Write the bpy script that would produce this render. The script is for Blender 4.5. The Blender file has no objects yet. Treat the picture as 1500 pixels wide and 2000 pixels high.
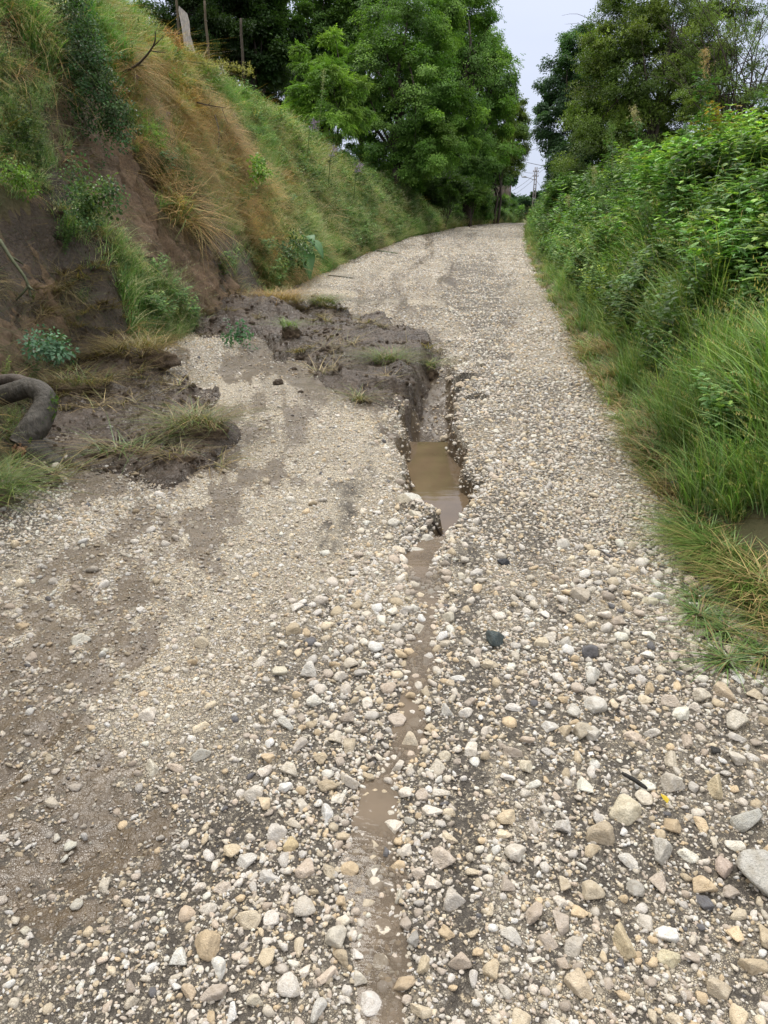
import bpy, math, random
import numpy as np
from mathutils import Vector
R = math.radians
rng = np.random.default_rng(7); random.seed(7)
SC = bpy.context.scene
COL = SC.collection

# ------------------------------------------------------------------ camera, sky, sun, exposure
F = 1400.0; PITCH = R(20.9); CAM = np.array([0.0, 0.0, 1.6])
cam = bpy.data.cameras.new('camera'); camo = bpy.data.objects.new('camera', cam); COL.objects.link(camo)
cam.sensor_fit = 'HORIZONTAL'; cam.sensor_width = 36.0; cam.lens = 36.0 * F / 1500.0
cam.clip_start = 0.05; cam.clip_end = 2000
camo.location = CAM; camo.rotation_euler = (R(90) - PITCH, 0, 0)
SC.camera = camo

w = bpy.data.worlds.new('World'); SC.world = w; w.use_nodes = True
nt = w.node_tree; nt.nodes.clear()
SUN_EL, SUN_AZ = R(58), R(-25)
sky = nt.nodes.new('ShaderNodeTexSky'); sky.sky_type = 'NISHITA'; sky.sun_disc = False
sky.sun_elevation = SUN_EL; sky.sun_rotation = SUN_AZ; sky.dust_density = 3.0
tc = nt.nodes.new('ShaderNodeTexCoord')
cn = nt.nodes.new('ShaderNodeTexNoise'); cn.inputs['Scale'].default_value = 2.2; cn.inputs['Detail'].default_value = 5
mp = nt.nodes.new('ShaderNodeMapping'); mp.inputs['Scale'].default_value = (1, 1, 3)
nt.links.new(tc.outputs['Generated'], mp.inputs['Vector']); nt.links.new(mp.outputs['Vector'], cn.inputs['Vector'])
cr = nt.nodes.new('ShaderNodeValToRGB')
cr.color_ramp.elements[0].position = .3; cr.color_ramp.elements[0].color = (.93, .94, .98, 1)
cr.color_ramp.elements[1].position = .75; cr.color_ramp.elements[1].color = (1.08, 1.07, 1.05, 1)
# an overcast sky is about three times brighter overhead than at the horizon
sx = nt.nodes.new('ShaderNodeSeparateXYZ'); nt.links.new(tc.outputs['Generated'], sx.inputs[0])
er = nt.nodes.new('ShaderNodeValToRGB'); el = er.color_ramp.elements
el[0].position = 0; el[0].color = (.315, .35, .42, 1); el[1].position = 1; el[1].color = (1.25, 1.2, 1.12, 1)
e3 = el.new(.28); e3.color = (.38, .41, .50, 1)
e4 = el.new(.5); e4.color = (.72, .72, .74, 1)
nt.links.new(sx.outputs[2], er.inputs['Fac'])
em = nt.nodes.new('ShaderNodeMix'); em.data_type = 'RGBA'; em.blend_type = 'MULTIPLY'; em.inputs['Factor'].default_value = 1
nt.links.new(er.outputs['Color'], em.inputs['A']); nt.links.new(cr.outputs['Color'], em.inputs['B'])
es = nt.nodes.new('ShaderNodeVectorMath'); es.operation = 'SCALE'; es.inputs['Scale'].default_value = 11.5
nt.links.new(em.outputs['Result'], es.inputs[0])
nt.links.new(cn.outputs['Fac'], cr.inputs['Fac'])
mx = nt.nodes.new('ShaderNodeMix'); mx.data_type = 'RGBA'; mx.inputs['Factor'].default_value = .9
nt.links.new(sky.outputs['Color'], mx.inputs['A']); nt.links.new(es.outputs[0], mx.inputs['B'])
bg = nt.nodes.new('ShaderNodeBackground'); bg.inputs['Strength'].default_value = .105
wo = nt.nodes.new('ShaderNodeOutputWorld')
nt.links.new(mx.outputs['Result'], bg.inputs['Color']); nt.links.new(bg.outputs['Background'], wo.inputs['Surface'])

sun = bpy.data.lights.new('sun', 'SUN'); sun.energy = 1.4; sun.angle = R(25); sun.color = (1, .96, .9)
so = bpy.data.objects.new('sun', sun); COL.objects.link(so)
# azimuth measured clockwise from +Y
sd = Vector((math.sin(SUN_AZ) * math.cos(SUN_EL), math.cos(SUN_AZ) * math.cos(SUN_EL), math.sin(SUN_EL)))
so.rotation_euler = sd.to_track_quat('Z', 'Y').to_euler(); so.location = (0, 0, 30)

SC.view_settings.view_transform = 'Standard'; SC.view_settings.look = 'None'
SC.view_settings.exposure = 0.78; SC.view_settings.gamma = 1.0
SC.cycles.max_bounces = 6; SC.cycles.diffuse_bounces = 3; SC.cycles.transmission_bounces = 4
SC.cycles.transparent_max_bounces = 8; SC.cycles.glossy_bounces = 2
SC.cycles.use_denoising = True
SC.cycles.caustics_reflective = False; SC.cycles.caustics_refractive = False

# ------------------------------------------------------------------ noise
def _hash(ix, iy, iz, seed):
    h = (ix.astype(np.int64) * 374761393 + iy.astype(np.int64) * 668265263 + iz.astype(np.int64) * 2147483647 + seed * 974634777) & 0xFFFFFFFF
    h = ((h ^ (h >> 13)) * 1274126177) & 0xFFFFFFFF
    h = (h ^ (h >> 16)) & 0xFFFFFFFF
    return h.astype(np.float64) / 4294967295.0
def vnoise(x, y, z=None, seed=0):
    x = np.asarray(x, float); y = np.asarray(y, float)
    ix = np.floor(x); iy = np.floor(y); fx = x - ix; fy = y - iy
    fx = fx * fx * (3 - 2 * fx); fy = fy * fy * (3 - 2 * fy)
    if z is None:
        o = np.zeros_like(ix)
        a = _hash(ix, iy, o, seed); b = _hash(ix + 1, iy, o, seed); c = _hash(ix, iy + 1, o, seed); d = _hash(ix + 1, iy + 1, o, seed)
        return (a * (1 - fx) + b * fx) * (1 - fy) + (c * (1 - fx) + d * fx) * fy
    z = np.asarray(z, float); iz = np.floor(z); fz = z - iz; fz = fz * fz * (3 - 2 * fz)
    r = 0
    for k in (0, 1):
        a = _hash(ix, iy, iz + k, seed); b = _hash(ix + 1, iy, iz + k, seed); c = _hash(ix, iy + 1, iz + k, seed); d = _hash(ix + 1, iy + 1, iz + k, seed)
        r = r + ((a * (1 - fx) + b * fx) * (1 - fy) + (c * (1 - fx) + d * fx) * fy) * (fz if k else 1 - fz)
    return r
def fbm(x, y, f=1.0, o=4, seed=0, z=None):
    r = 0; a = .5; t = 0
    for k in range(o):
        r = r + a * (vnoise(x * f + 17.3 * k, y * f - 9.1 * k, None if z is None else z * f, seed + k) - .5); t += a
        a *= .5; f *= 2.03
    return r / t * 2       # about -1..1
def sst(a, b, x):
    t = np.clip((x - a) / (b - a), 0, 1); return t * t * (3 - 2 * t)

# ------------------------------------------------------------------ projection helpers (used to author the layout; everything is placed in metres)
SP, CP = math.sin(PITCH), math.cos(PITCH)
def project(x, y, z):
    yc = y; zc = z - CAM[2]
    depth = yc * CP - zc * SP
    up = yc * SP + zc * CP
    depth = np.maximum(depth, .05)
    return 750 + F * x / depth, 1000 - F * up / depth, depth
SLOPE = .05
def ray(px, py):
    a = (px - 750) / F; u = (1000 - py) / F
    return np.array([a, CP + u * SP, u * CP - SP])
def onroad(px, py):
    d = ray(px, py)
    t = -CAM[2] / (d[2] - SLOPE * d[1])
    return CAM + d * t
def atdepth(px, py, zc): return CAM + ray(px, py) * zc

# ------------------------------------------------------------------ terrain
YL = np.array([-6, 2.5, 4.0, 4.8, 5.6, 6.5, 7.4, 8.3, 10, 13, 16, 20, 25, 32.7, 42, 52, 62, 90])
XLv = np.array([-2.5, -2.3, -2.2, -2.5, -3.0, -3.1, -3.0, -2.75, -2.4, -1.95, -1.6, -1.1, -.3, 1.0, 3.7, 7.3, 11.2, 24])
YR = np.array([-6, 2.3, 3.7, 5.3, 7.9, 11, 16, 22, 31, 44, 58, 90])
XRv = np.array([1.75, 1.6, 1.62, 1.88, 2.2, 2.62, 3.3, 4.2, 5.7, 8.0, 11.0, 20])
def XL(y): return (np.interp(y, YL, XLv) + np.interp(y - .6, YL, XLv) + np.interp(y + .6, YL, XLv)) / 3
def XR(y): return (np.interp(y, YR, XRv) + np.interp(y - .8, YR, XRv) + np.interp(y + .8, YR, XRv)) / 3
def base_z(y):
    y = np.asarray(y, float)
    t = np.clip((y - 47) / 14, 0, None)
    return SLOPE * y - np.where(y > 47, np.minimum(t, 1.6) ** 2 * .45 + np.maximum(t - 1.6, 0) * .9, 0)
def HL(y): return np.interp(y, [-6, 4, 9, 12, 16, 20, 25, 30, 35, 45, 60, 90], [5.6, 5.5, 5.3, 4.8, 4.2, 3.9, 3.45, 2.9, 2.25, 1.25, .8, .5])
def HR(y): return np.interp(y, [-6, 3, 6, 10, 17, 30, 45, 60, 90], [1.1, 1.4, 1.9, 2.25, 2.0, 1.6, 1.0, .7, .5])
G_PTS = [(850, 672, 14, .06), (852, 700, 34, .14), (850, 740, 46, .26), (834, 800, 54, .38), (842, 850, 62, .46), (850, 900, 66, .48), (866, 945, 58, .44), (884, 985, 26, .26),
         (856, 1012, 40, .11), (820, 1060, 62, .09), (822, 1095, 50, .085), (835, 1180, 40, .027), (822, 1260, 46, .027), (810, 1350, 50, .027),
         (790, 1450, 66, .027), (735, 1530, 74, .034), (728, 1600, 76, .03), (732, 1700, 110, .027), (742, 1820, 90, .027), (740, 1900, 74, .027), (735, 2000, 74, .027), (730, 2300, 70, .027)]
_gx, _gy, _gw, _gd = [], [], [], []
for px, py, hw, dp in G_PTS:
    p = onroad(px, py); zc = project(*p)[2]
    _gx.append(p[0]); _gy.append(p[1]); _gw.append(hw / F * zc); _gd.append(dp)
_o = np.argsort(_gy); GX = np.array(_gx)[_o]; GY = np.array(_gy)[_o]; GW = np.array(_gw)[_o]; GD = np.array(_gd)[_o]
BLOBS = [(*onroad(a, b)[:2], r_, d_) for a, b, r_, d_ in ((905, 735, .17, .17), (893, 700, .14, .10), (925, 775, .11, .12), (908, 925, .12, .2), (795, 760, .12, .12), (800, 985, .10, .05), (830, 1030, .16, .05))]
def gully(x, y):
    cx = np.interp(y, GY, GX); ww = np.interp(y, GY, GW); dd = np.interp(y, GY, GD)
    jit = 1 + .34 * fbm(x, y, 2.6, 4, 13) + .10 * fbm(x, y, 14.0, 3, 12)
    u = np.abs(x - cx) / (ww * jit)
    a, b = np.where(dd > .13, np.where(x < cx, .30, .52), .1), 1.08
    prof = 1 - sst(a, b, u)
    dd = dd * sst(GY[-1] + .12, GY[-1] - .1, y)
    apron = .16 * np.where(dd > .13, dd, 0) * (1 - sst(.7, 1.9, u)) * (1 + .8 * fbm(x, y, 5, 3, 15))
    g_ = dd * prof * (1 + np.where(dd > .1, .26, .55) * fbm(x, y, 7, 3, 5)) + apron * (1 - prof)
    for bx, by, br_, bd in BLOBS: g_ = np.maximum(g_, bd * (1 - sst(.35, 1.1, np.hypot(x - bx, (y - by) * .8) / br_ * (1 + .5 * fbm(x, y, 8, 3, 16)))))
    return g_
def poly_mask(px, py, poly, soft=12.0, jit=0.0, seed=0):
    """1 inside a polygon, 0 outside, smooth over soft px"""
    if jit:
        px = px + jit * fbm(px, py, 1 / 45., 4, seed); py = py + jit * fbm(px + 999, py, 1 / 45., 4, seed + 3)
    P = np.array(poly, float); n = len(P); inside = np.zeros(np.shape(px), bool); dm = np.full(np.shape(px), 1e9)
    for i in range(n):
        a = P[i]; b = P[(i + 1) % n]; e = b - a
        t = np.clip(((px - a[0]) * e[0] + (py - a[1]) * e[1]) / (e @ e), 0, 1)
        dm = np.minimum(dm, np.hypot(px - a[0] - t * e[0], py - a[1] - t * e[1]))
        c = ((a[1] > py) != (b[1] > py)) & (px < (b[0] - a[0]) * (py - a[1]) / (b[1] - a[1] + 1e-9) + a[0])
        inside ^= c
    s = np.where(inside, dm, -dm)
    return sst(-soft, soft, s)
SCARP = [(90, 110), (170, 150), (235, 200), (268, 280), (315, 350), (365, 430), (410, 500), (450, 560), (495, 610), (470, 660), (400, 650), (340, 590), (300, 530), (230, 470), (170, 430), (120, 400), (90, 330), (100, 250)]
SCARP2 = [(-200, 370), (50, 395), (100, 470), (125, 560), (150, 640), (60, 760), (-300, 800)]
SCARP3 = [(-50, 10), (30, 20), (70, 110), (60, 190), (0, 120)]
MIDGRASS = [(120, 440), (200, 440), (270, 500), (320, 560), (390, 630), (370, 680), (280, 690), (200, 640), (140, 560)]
def bank_z(x, y):
    """left bank height over the road for x left of the toe"""
    d = XL(y) - x
    wob = .35 * fbm(x, y, .35, 3, 31) + .12 * fbm(x, y, 1.4, 3, 32)
    D = 3.1 - .25 * sst(20, 40, y)
    t = np.clip(d / D, 0, None)
    h = HL(y) * (np.tanh(t * 1.55) / math.tanh(1.55)) ** 1.12
    h = np.where(t > 1, HL(y) * (1 + .06 * np.minimum(t - 1, 3)), h)
    return h + wob * sst(0, .6, d)
def rbank_z(x, y):
    d = x - XR(y)
    t = np.clip(d / 3.6, 0, None)
    h = HR(y) * np.tanh(t * 1.15) / math.tanh(1.15)
    h = np.where(t > 1, HR(y) * (1 + .04 * np.minimum(t - 1, 4)), h)
    return h + (.38 * fbm(x, y, .5, 3, 41) + .10 * fbm(x, y, 2.2, 3, 42)) * sst(0, .7, d)
def scarp_w(x, y, z):
    px, py, _ = project(x, y, z)
    m = np.maximum(poly_mask(px, py, SCARP, 14, 55, 3), np.maximum(.92 * poly_mask(px, py, SCARP2, 14, 60, 4), .75 * poly_mask(px, py, SCARP3, 14, 50, 14))) * (1 - .8 * poly_mask(px, py, MIDGRASS, 20, 40, 5))
    return m * (y < 16) * (x < 0)
def road_detail(x, y):
    r = .035 * fbm(x, y, .5, 3, 21) + .014 * fbm(x, y, 2.0, 3, 22)
    r = r + .006 * fbm(x, y, 9.0, 2, 23) * sst(14, 6, y)
    r = r + .004 * fbm(x, y, 30.0, 2, 24) * sst(9, 4, y)
    # two old wheel tracks, and a rut higher up the road
    mid = (XL(y) + XR(y)) / 2
    r = r - .03 * np.exp(-((x - mid + 1.0) / .28) ** 2) * sst(3, 8, y)
    for (pa, pb, pc) in (((800, 480), (790, 560), (825, 660)),):
        q = np.array([onroad(*pc), onroad(*pb), onroad(*pa)])
        rx = np.interp(y, q[:, 1], q[:, 0])
        r = r - .05 * np.exp(-((x - rx) / .16) ** 2) * sst(q[0, 1] - .5, q[0, 1] + .8, y) * sst(q[2, 1] + 2, q[2, 1] - 1, y)
    for ln, wd_, dp_ in (([(230, 2000), (360, 1720), (470, 1570), (540, 1400), (640, 1180), (690, 1000), (760, 830)], .05, .022), ([(890, 2000), (915, 1700), (925, 1500), (905, 1300), (900, 1100)], .05, .018), ([(-40, 1560), (120, 1430), (300, 1260), (420, 1130)], .05, .022), ([(60, 1800), (240, 1560), (420, 1330), (560, 1100), (620, 900)], .12, .020), ([(905, 660), (902, 600), (893, 540), (890, 490), (925, 455)], .30, .06), ([(700, 640), (715, 560), (780, 490), (870, 450)], .20, .035), ([(985, 700), (970, 600), (965, 520), (980, 460)], .22, .035)):
        q = np.array([onroad(*p_) for p_ in ln]); q = q[np.argsort(q[:, 1])]; rx = np.interp(y, q[:, 1], q[:, 0])
        r = r - dp_ * (1 + .8 * fbm(x, y, 4, 2, 26)) * np.exp(-((x - rx + .05 * fbm(x, y, 3, 2, 27)) / wd_) ** 2) * sst(q[-1, 1] + .2, q[-1, 1] - .2, y) * sst(q[0, 1] - .15, q[0, 1] + .1, y)
    # a pothole beyond the gully
    p = onroad(872, 528); r = r - .07 * np.exp(-(((x - p[0]) / .3) ** 2 + ((y - p[1]) / .75) ** 2))
    return r
def H(x, y, detail=True):
    x = np.asarray(x, float); y = np.asarray(y, float)
    z = base_z(y)
    dl = XL(y) - x; dr = x - XR(y)
    hl = np.where(dl > 0, bank_z(x, y), 0); hr = np.where(dr > 0, rbank_z(x, y), 0)
    z = z + hl + hr
    road = (dl < .4) & (dr < .4)
    if detail:
        z = z + np.where(road, road_detail(x, y) - gully(x, y), 0)
        s = scarp_w(x, y, z)
        # bare soil: eaten back, with ridges running down the slope
        z = z - s * (.38 + .26 * fbm(y * 2.0, x * .35, 1.0, 3, 61) + .20 * (1 - np.abs(fbm(y * 6, x * 1.2, 1.0, 3, 62))) + .09 * fbm(y * 16, x * 6, 1, 3, 63)) * sst(.05, .9, dl)
    return z
def normal_at(x, y, e=.06):
    dx = (H(x + e, y, False) - H(x - e, y, False)) / (2 * e); dy = (H(x, y + e, False) - H(x, y - e, False)) / (2 * e)
    n = np.stack([-dx, -dy, np.ones_like(dx)], -1)
    return n / np.linalg.norm(n, axis=-1, keepdims=True)

# ------------------------------------------------------------------ mesh plumbing
def props(o, label=None, cat=None, group=None, kind=None):
    if label: o['label'] = label
    if cat: o['category'] = cat
    if group: o['group'] = group
    if kind: o['kind'] = kind
    return o
def mesh_from(name, V, Fc, cols=None, mat=None, smooth=True, attrs=None):
    me = bpy.data.meshes.new(name)
    V = np.ascontiguousarray(V, dtype=np.float32); Fc = np.ascontiguousarray(Fc, dtype=np.int32)
    k = Fc.shape[1]; n = len(Fc)
    me.vertices.add(len(V)); me.vertices.foreach_set('co', V.ravel())
    me.loops.add(n * k); me.loops.foreach_set('vertex_index', Fc.ravel())
    me.polygons.add(n); me.polygons.foreach_set('loop_start', np.arange(0, n * k, k, dtype=np.int32))
    me.polygons.foreach_set('loop_total', np.full(n, k, dtype=np.int32))
    me.polygons.foreach_set('use_smooth', np.full(n, smooth, dtype=bool))
    me.update(calc_edges=True)
    if cols is not None:
        a = me.attributes.new('Col', 'FLOAT_COLOR', 'POINT')
        c = np.ones((len(V), 4), np.float32); c[:, :3] = cols; a.data.foreach_set('color', c.ravel())
    for nm, v in (attrs or {}).items():
        a = me.attributes.new(nm, 'FLOAT', 'POINT'); a.data.foreach_set('value', np.asarray(v, np.float32))
    if mat: me.materials.append(mat)
    return me
def link(name, me, parent=None, loc=None, **kw):
    o = bpy.data.objects.new(name, me); COL.objects.link(o)
    if parent is not None: o.parent = parent
    if loc is not None: o.location = loc
    return props(o, **kw)
def empty(name, loc=(0, 0, 0), **kw):
    o = bpy.data.objects.new(name, None); COL.objects.link(o); o.location = loc; o.empty_display_size = .2
    return props(o, **kw)
def grid_faces(nr, nc):
    i = np.arange(nr * nc).reshape(nr, nc)
    return np.stack([i[:-1, :-1], i[:-1, 1:], i[1:, 1:], i[1:, :-1]], -1).reshape(-1, 4)
class MB:
    def __init__(s): s.v = []; s.f = []; s.c = []; s.n = 0
    def add(s, V, Fc, col=(.5, .5, .5)):
        V = np.asarray(V, float); Fc = np.asarray(Fc, int)
        if Fc.shape[1] == 3: Fc = np.concatenate([Fc, Fc[:, 2:3]], 1); tri = True
        s.v.append(V); s.f.append(Fc + s.n); s.c.append(np.broadcast_to(np.asarray(col, float), (len(V), 3))); s.n += len(V)
        return s
    def tube(s, P, Rr, k=8, col=(.5, .5, .5), bump=0.0, cap=True, rf=None):
        P = np.asarray(P, float); Rr = np.broadcast_to(np.asarray(Rr, float), (len(P),))
        T = np.gradient(P, axis=0); T /= np.linalg.norm(T, axis=1, keepdims=True) + 1e-9
        ref = np.array([0, 0, 1.]) if abs(T[0][2]) < .9 else np.array([1., 0, 0])
        a = np.cross(T[0], ref); a /= np.linalg.norm(a)
        rings = []
        th = np.linspace(0, 2 * np.pi, k, endpoint=False)
        for i in range(len(P)):
            a = a - T[i] * (a @ T[i]); a /= np.linalg.norm(a) + 1e-9
            b = np.cross(T[i], a)
            rr = Rr[i] * (1 + (bump * (rng.random(k) - .5) if bump else 0))
            if rf is not None: rr = rr * rf(i / len(P), th)
            rings.append(P[i] + np.cos(th)[:, None] * a * np.reshape(rr, (-1, 1)) + np.sin(th)[:, None] * b * np.reshape(rr, (-1, 1)))
        V = np.concatenate(rings); i = np.arange(len(P) * k).reshape(len(P), k)
        j = np.roll(i, -1, 1)
        Fc = np.stack([i[:-1], j[:-1], j[1:], i[1:]], -1).reshape(-1, 4)
        if cap:
            V = np.concatenate([V, [P[0], P[-1]]]); c0, c1 = len(V) - 2, len(V) - 1
            f0 = np.stack([j[0], i[0], np.full(k, c0), np.full(k, c0)], -1); f1 = np.stack([i[-1], j[-1], np.full(k, c1), np.full(k, c1)], -1)
            Fc = np.concatenate([Fc, f0, f1])
        return s.add(V, Fc, col)
    def box(s, c, sz, rot=0, col=(.5, .5, .5)):
        q = np.array([[x, y, z] for x in (-.5, .5) for y in (-.5, .5) for z in (-.5, .5)]) * np.array(sz)
        cs, sn = math.cos(rot), math.sin(rot)
        q = np.stack([q[:, 0] * cs - q[:, 1] * sn, q[:, 0] * sn + q[:, 1] * cs, q[:, 2]], -1) + np.array(c)
        return s.add(q, [[0, 1, 3, 2], [4, 6, 7, 5], [0, 4, 5, 1], [2, 3, 7, 6], [0, 2, 6, 4], [1, 5, 7, 3]], col)
    def mesh(s, name, mat, smooth=True):
        V = np.concatenate(s.v); Fc = np.concatenate(s.f); C = np.concatenate(s.c)
        me = bpy.data.meshes.new(name)
        fl = [[*dict.fromkeys(map(int, f))] for f in Fc]
        me.from_pydata(V.tolist(), [], fl); me.update()
        a = me.attributes.new('Col', 'FLOAT_COLOR', 'POINT'); c = np.ones((len(V), 4), np.float32); c[:, :3] = C; a.data.foreach_set('color', c.ravel())
        me.polygons.foreach_set('use_smooth', np.full(len(fl), smooth, dtype=bool)); me.materials.append(mat)
        return me

def barky(seed, amp=.16):
    def f(u, th): return 1 + amp * fbm(np.cos(th) * 1.1 + seed, np.sin(th) * 1.1, 1.3, 4, seed, np.full(len(th), u * 9.)) + amp * .5 * np.maximum(fbm(np.cos(th) * 3, np.sin(th) * 3, 1.5, 3, seed + 9, np.full(len(th), u * 16.)), 0)
    return f
# ------------------------------------------------------------------ materials
def newmat(name):
    m = bpy.data.materials.new(name); m.use_nodes = True; nt = m.node_tree; nt.nodes.clear()
    out = nt.nodes.new('ShaderNodeOutputMaterial'); bs = nt.nodes.new('ShaderNodeBsdfPrincipled')
    nt.links.new(bs.outputs[0], out.inputs['Surface'])
    def N(t, **kw):
        n = nt.nodes.new('ShaderNode' + t)
        for k, v in kw.items():
            if k in n.inputs: n.inputs[k].default_value = v
            else: setattr(n, k, v)
        return n
    L = nt.links.new
    return m, nt, out, bs, N, L
def ramp(N, stops, inp=None, L=None):
    r = N('ValToRGB'); e = r.color_ramp.elements
    while len(e) > 1: e.remove(e[-1])
    e[0].position = stops[0][0]; e[0].color = (*stops[0][1], 1)
    for p, c in stops[1:]:
        q = e.new(p); q.color = (*c, 1)
    if inp is not None: L(inp, r.inputs['Fac'])
    return r
def mixc(N, L, fac, a, b, mode='MIX'):
    m = N('Mix', data_type='RGBA', blend_type=mode)
    if hasattr(fac, 'is_linked'): L(fac, m.inputs['Factor'])
    else: m.inputs['Factor'].default_value = fac
    for s, v in (('A', a), ('B', b)):
        if hasattr(v, 'is_linked'): L(v, m.inputs[s])
        else: m.inputs[s].default_value = (*v, 1)
    return m.outputs['Result']
def math_(N, L, op, a, b=None, clamp=False):
    m = N('Math', operation=op, use_clamp=clamp)
    for i, v in enumerate((a, b)):
        if v is None: continue
        if hasattr(v, 'is_linked'): L(v, m.inputs[i])
        else: m.inputs[i].default_value = v
    return m.outputs[0]
CREAM = [(0, (.42, .36, .27)), (.25, (.62, .55, .43)), (.5, (.76, .69, .55)), (.75, (.64, .52, .34)), (.9, (.82, .77, .67)), (1, (.55, .51, .44))]

def mat_stone(name, instancer):
    m, nt, out, bs, N, L = newmat(name)
    if instancer: at = N('Attribute', attribute_type='INSTANCER', attribute_name='tint'); tint = at.outputs['Color']
    else: at = N('ObjectInfo'); tint = at.outputs['Color']
    tc = N('TexCoord'); oi = N('ObjectInfo')
    sh = N('VectorMath', operation='ADD'); L(tc.outputs['Object'], sh.inputs[0])
    rv = N('Combine' + 'XYZ'); k = math_(N, L, 'MULTIPLY', oi.outputs['Random'], 40.0)
    L(k, rv.inputs[0]); L(k, rv.inputs[1]); L(rv.outputs[0], sh.inputs[1])
    n1 = N('TexNoise', Scale=2.2, Detail=6.0, Roughness=.65); L(sh.outputs[0], n1.inputs['Vector'])
    n2 = N('TexNoise', Scale=9.0, Detail=5.0, Roughness=.7); L(sh.outputs[0], n2.inputs['Vector'])
    v = N('TexVoronoi', Scale=7.0); L(sh.outputs[0], v.inputs['Vector'])
    r1 = ramp(N, [(.25, (.82, .76, .66)), (.5, (1.03, 1.01, .97)), (.72, (1.14, 1.14, 1.12))], n1.outputs['Fac'], L)
    c = mixc(N, L, 1.0, tint, r1.outputs['Color'], 'MULTIPLY')
    pit = ramp(N, [(.06, (0, 0, 0)), (.2, (1, 1, 1))], v.outputs['Distance'], L)
    pn = ramp(N, [(.5, (0, 0, 0)), (.6, (1, 1, 1))], n2.outputs['Fac'], L)
    dark = math_(N, L, 'MULTIPLY', math_(N, L, 'SUBTRACT', 1.0, pit.outputs['Color']), .55)
    c = mixc(N, L, dark, c, (.12, .10, .08))
    dn = N('TexNoise', Scale=3.3, Detail=7.0, Roughness=.75); L(sh.outputs[0], dn.inputs['Vector'])
    dr = ramp(N, [(.55, (0, 0, 0)), (.68, (.45, .45, .45))], dn.outputs['Fac'], L)
    c = mixc(N, L, dr.outputs['Color'], c, (.20, .16, .11))
    L(c, bs.inputs['Base Color'])
    rr = ramp(N, [(.35, (.42,) * 3), (.65, (.8,) * 3)], n1.outputs['Fac'], L); L(rr.outputs['Color'], bs.inputs['Roughness'])
    b = N('Bump', Strength=.6, Distance=.08)
    hsum = math_(N, L, 'ADD', n2.outputs['Fac'], math_(N, L, 'MULTIPLY', pit.outputs['Color'], .35)); L(hsum, b.inputs['Height'])
    L(b.outputs[0], bs.inputs['Normal'])
    return m
M_STONE = mat_stone('limestone', False); M_GRAVEL = mat_stone('gravel_limestone', True)

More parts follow.
